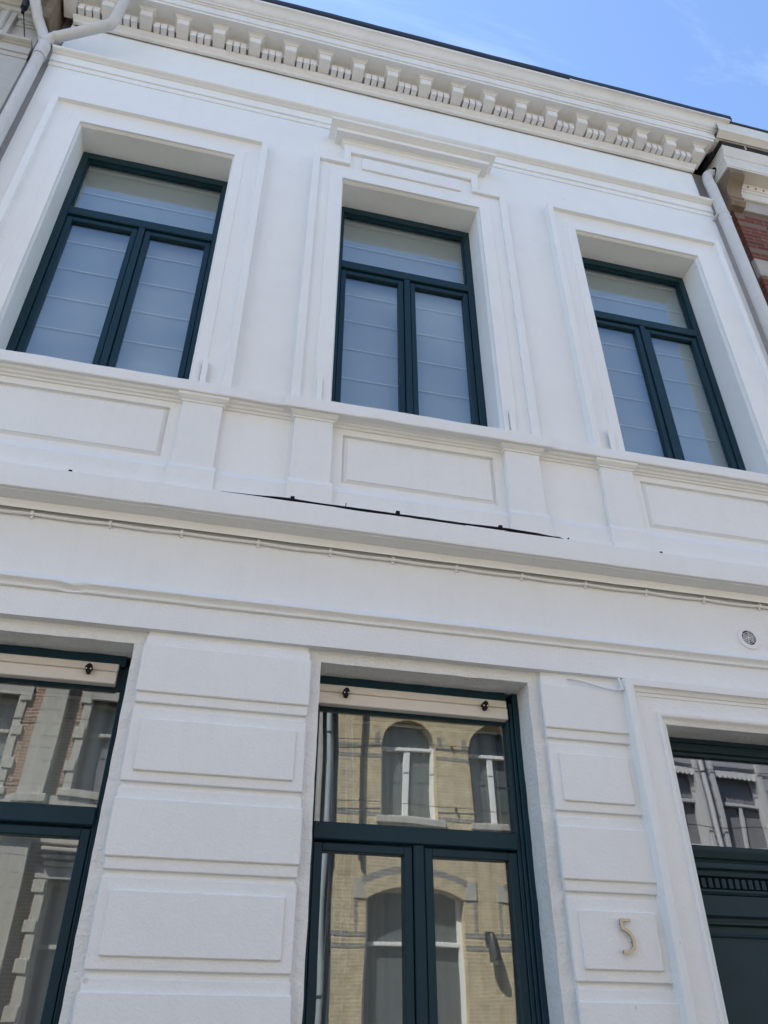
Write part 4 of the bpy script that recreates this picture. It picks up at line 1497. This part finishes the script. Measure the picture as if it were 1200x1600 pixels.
gh = thing('grey_rendered_house', 'grey rendered house with white lace topped windows mirrored above the door', 'house', (12.5, OY - 4, 0))
w1 = [(9.42 + .15, 10.42, 5.35 - H, 7.0 - H, 0), (10.88, 11.95, 5.35 - H, 7.0 - H, 0), (12.5, 13.55, 5.35 - H, 7.0 - H, 0)]
w0 = [(10.0, 11.4, 1.3 - H, 4.0 - H, 0), (12.2, 13.5, 1.3 - H, 4.0 - H, 0)]
mb = MB()
arch_wall(mb, 9.404, 15.0, -H, 8.5, w1 + w0, OY, .22)
build('wall', mb, GREYP, gh)
build('house_body', MB().box(9.404, 15, OY - 8, OY - .28, -H, 8.5), PLASTER, gh)
build('added_street_wall', MB().box(15.003, 27, OY - 8, OY - .01, -H, 8.6), PALE, gh)  # unseen blank wall added at this end, also for the street light
for a, b, s_, top, _ in w1 + w0:
    far_window(gh, a, b, s_, top, top - .82, fr=.09, depth=.22, material=GTRIM, glassm=GPANE)
    if top > 4:
        mb = MB()
        mb.box(a - .02, b + .02, OY - .06, OY - .03, top - .06, top)
        n_ = max(4, int((b - a) / .11))
        for k in range(n_):
            x = a + (b - a) * (k + .5) / n_
            hw = (b - a) / n_ * .5
            o_ = [(x - hw * .9, top - .06), (x + hw * .9, top - .06)] + [(x + hw * .9 * math.cos(q), top - .19 - hw * math.sin(q)) for q in [math.pi * i / 6 for i in range(7)]]
            mb.prism(o_, OY - .055, OY - .04)
        build('lace_valance', mb, DRAPE, gh)
        build('window_casing', MB().box(b - .004, b + .10, OY - .2, OY + .04, s_, top + .1, .008).box(a - .10, a + .004, OY - .2, OY + .04, s_, top + .1, .008), GTRIM, gh)
zz = -H + .5
while zz < 8.2:
    for x0, x1 in ((10.70 - .04, 10.78), (12.06, 12.39), (13.66, 14.9)):
        build('render_block', MB().box(x0, x1, OY - .01, OY + .022, zz, zz + .30, .006), GREYP, gh)
    zz += .318
t = thing('downpipe', 'white downpipe between two windows of the grey rendered house mirrored above the door', 'downpipe', (10.58, OY + .08, 0), 'downpipes on the house fronts')
build('pipe', MB().tube([(10.585, OY + .09, z) for z in (-H, 2, 5, 8.3)], .05, 12), GTRIM, t, True)
build('pipe_clip', MB().tube([(10.585, OY + .09, 5.2), (10.585, OY + .09, 5.23)], .06, 12), LAMPM, t)
for z, lab in ((5.75, 'lower thin cable strung along the houses across the street'), (6.93, 'upper thin cable strung along the houses across the street')):
    t = thing('street_cable', lab, 'cable', (4, OY + .1, z - .1), 'cables along the houses across the street')
    pts = [(x * .5, OY + .05 + .02 * math.sin(x * .37), z - H + .03 * math.sin(x * .21) - .02 * math.sin(x * 1.57)) for x in range(-11, 30)]
    build('cable_sheath', MB().tube(pts, .007, 6), BLACK, t, True)
    for x in (-2.7, 2.6, 5.0, 9.45):
        build('clip', MB().box(x - .012, x + .012, OY, OY + .06, z - H - .02, z - H + .03), BLACK, t)
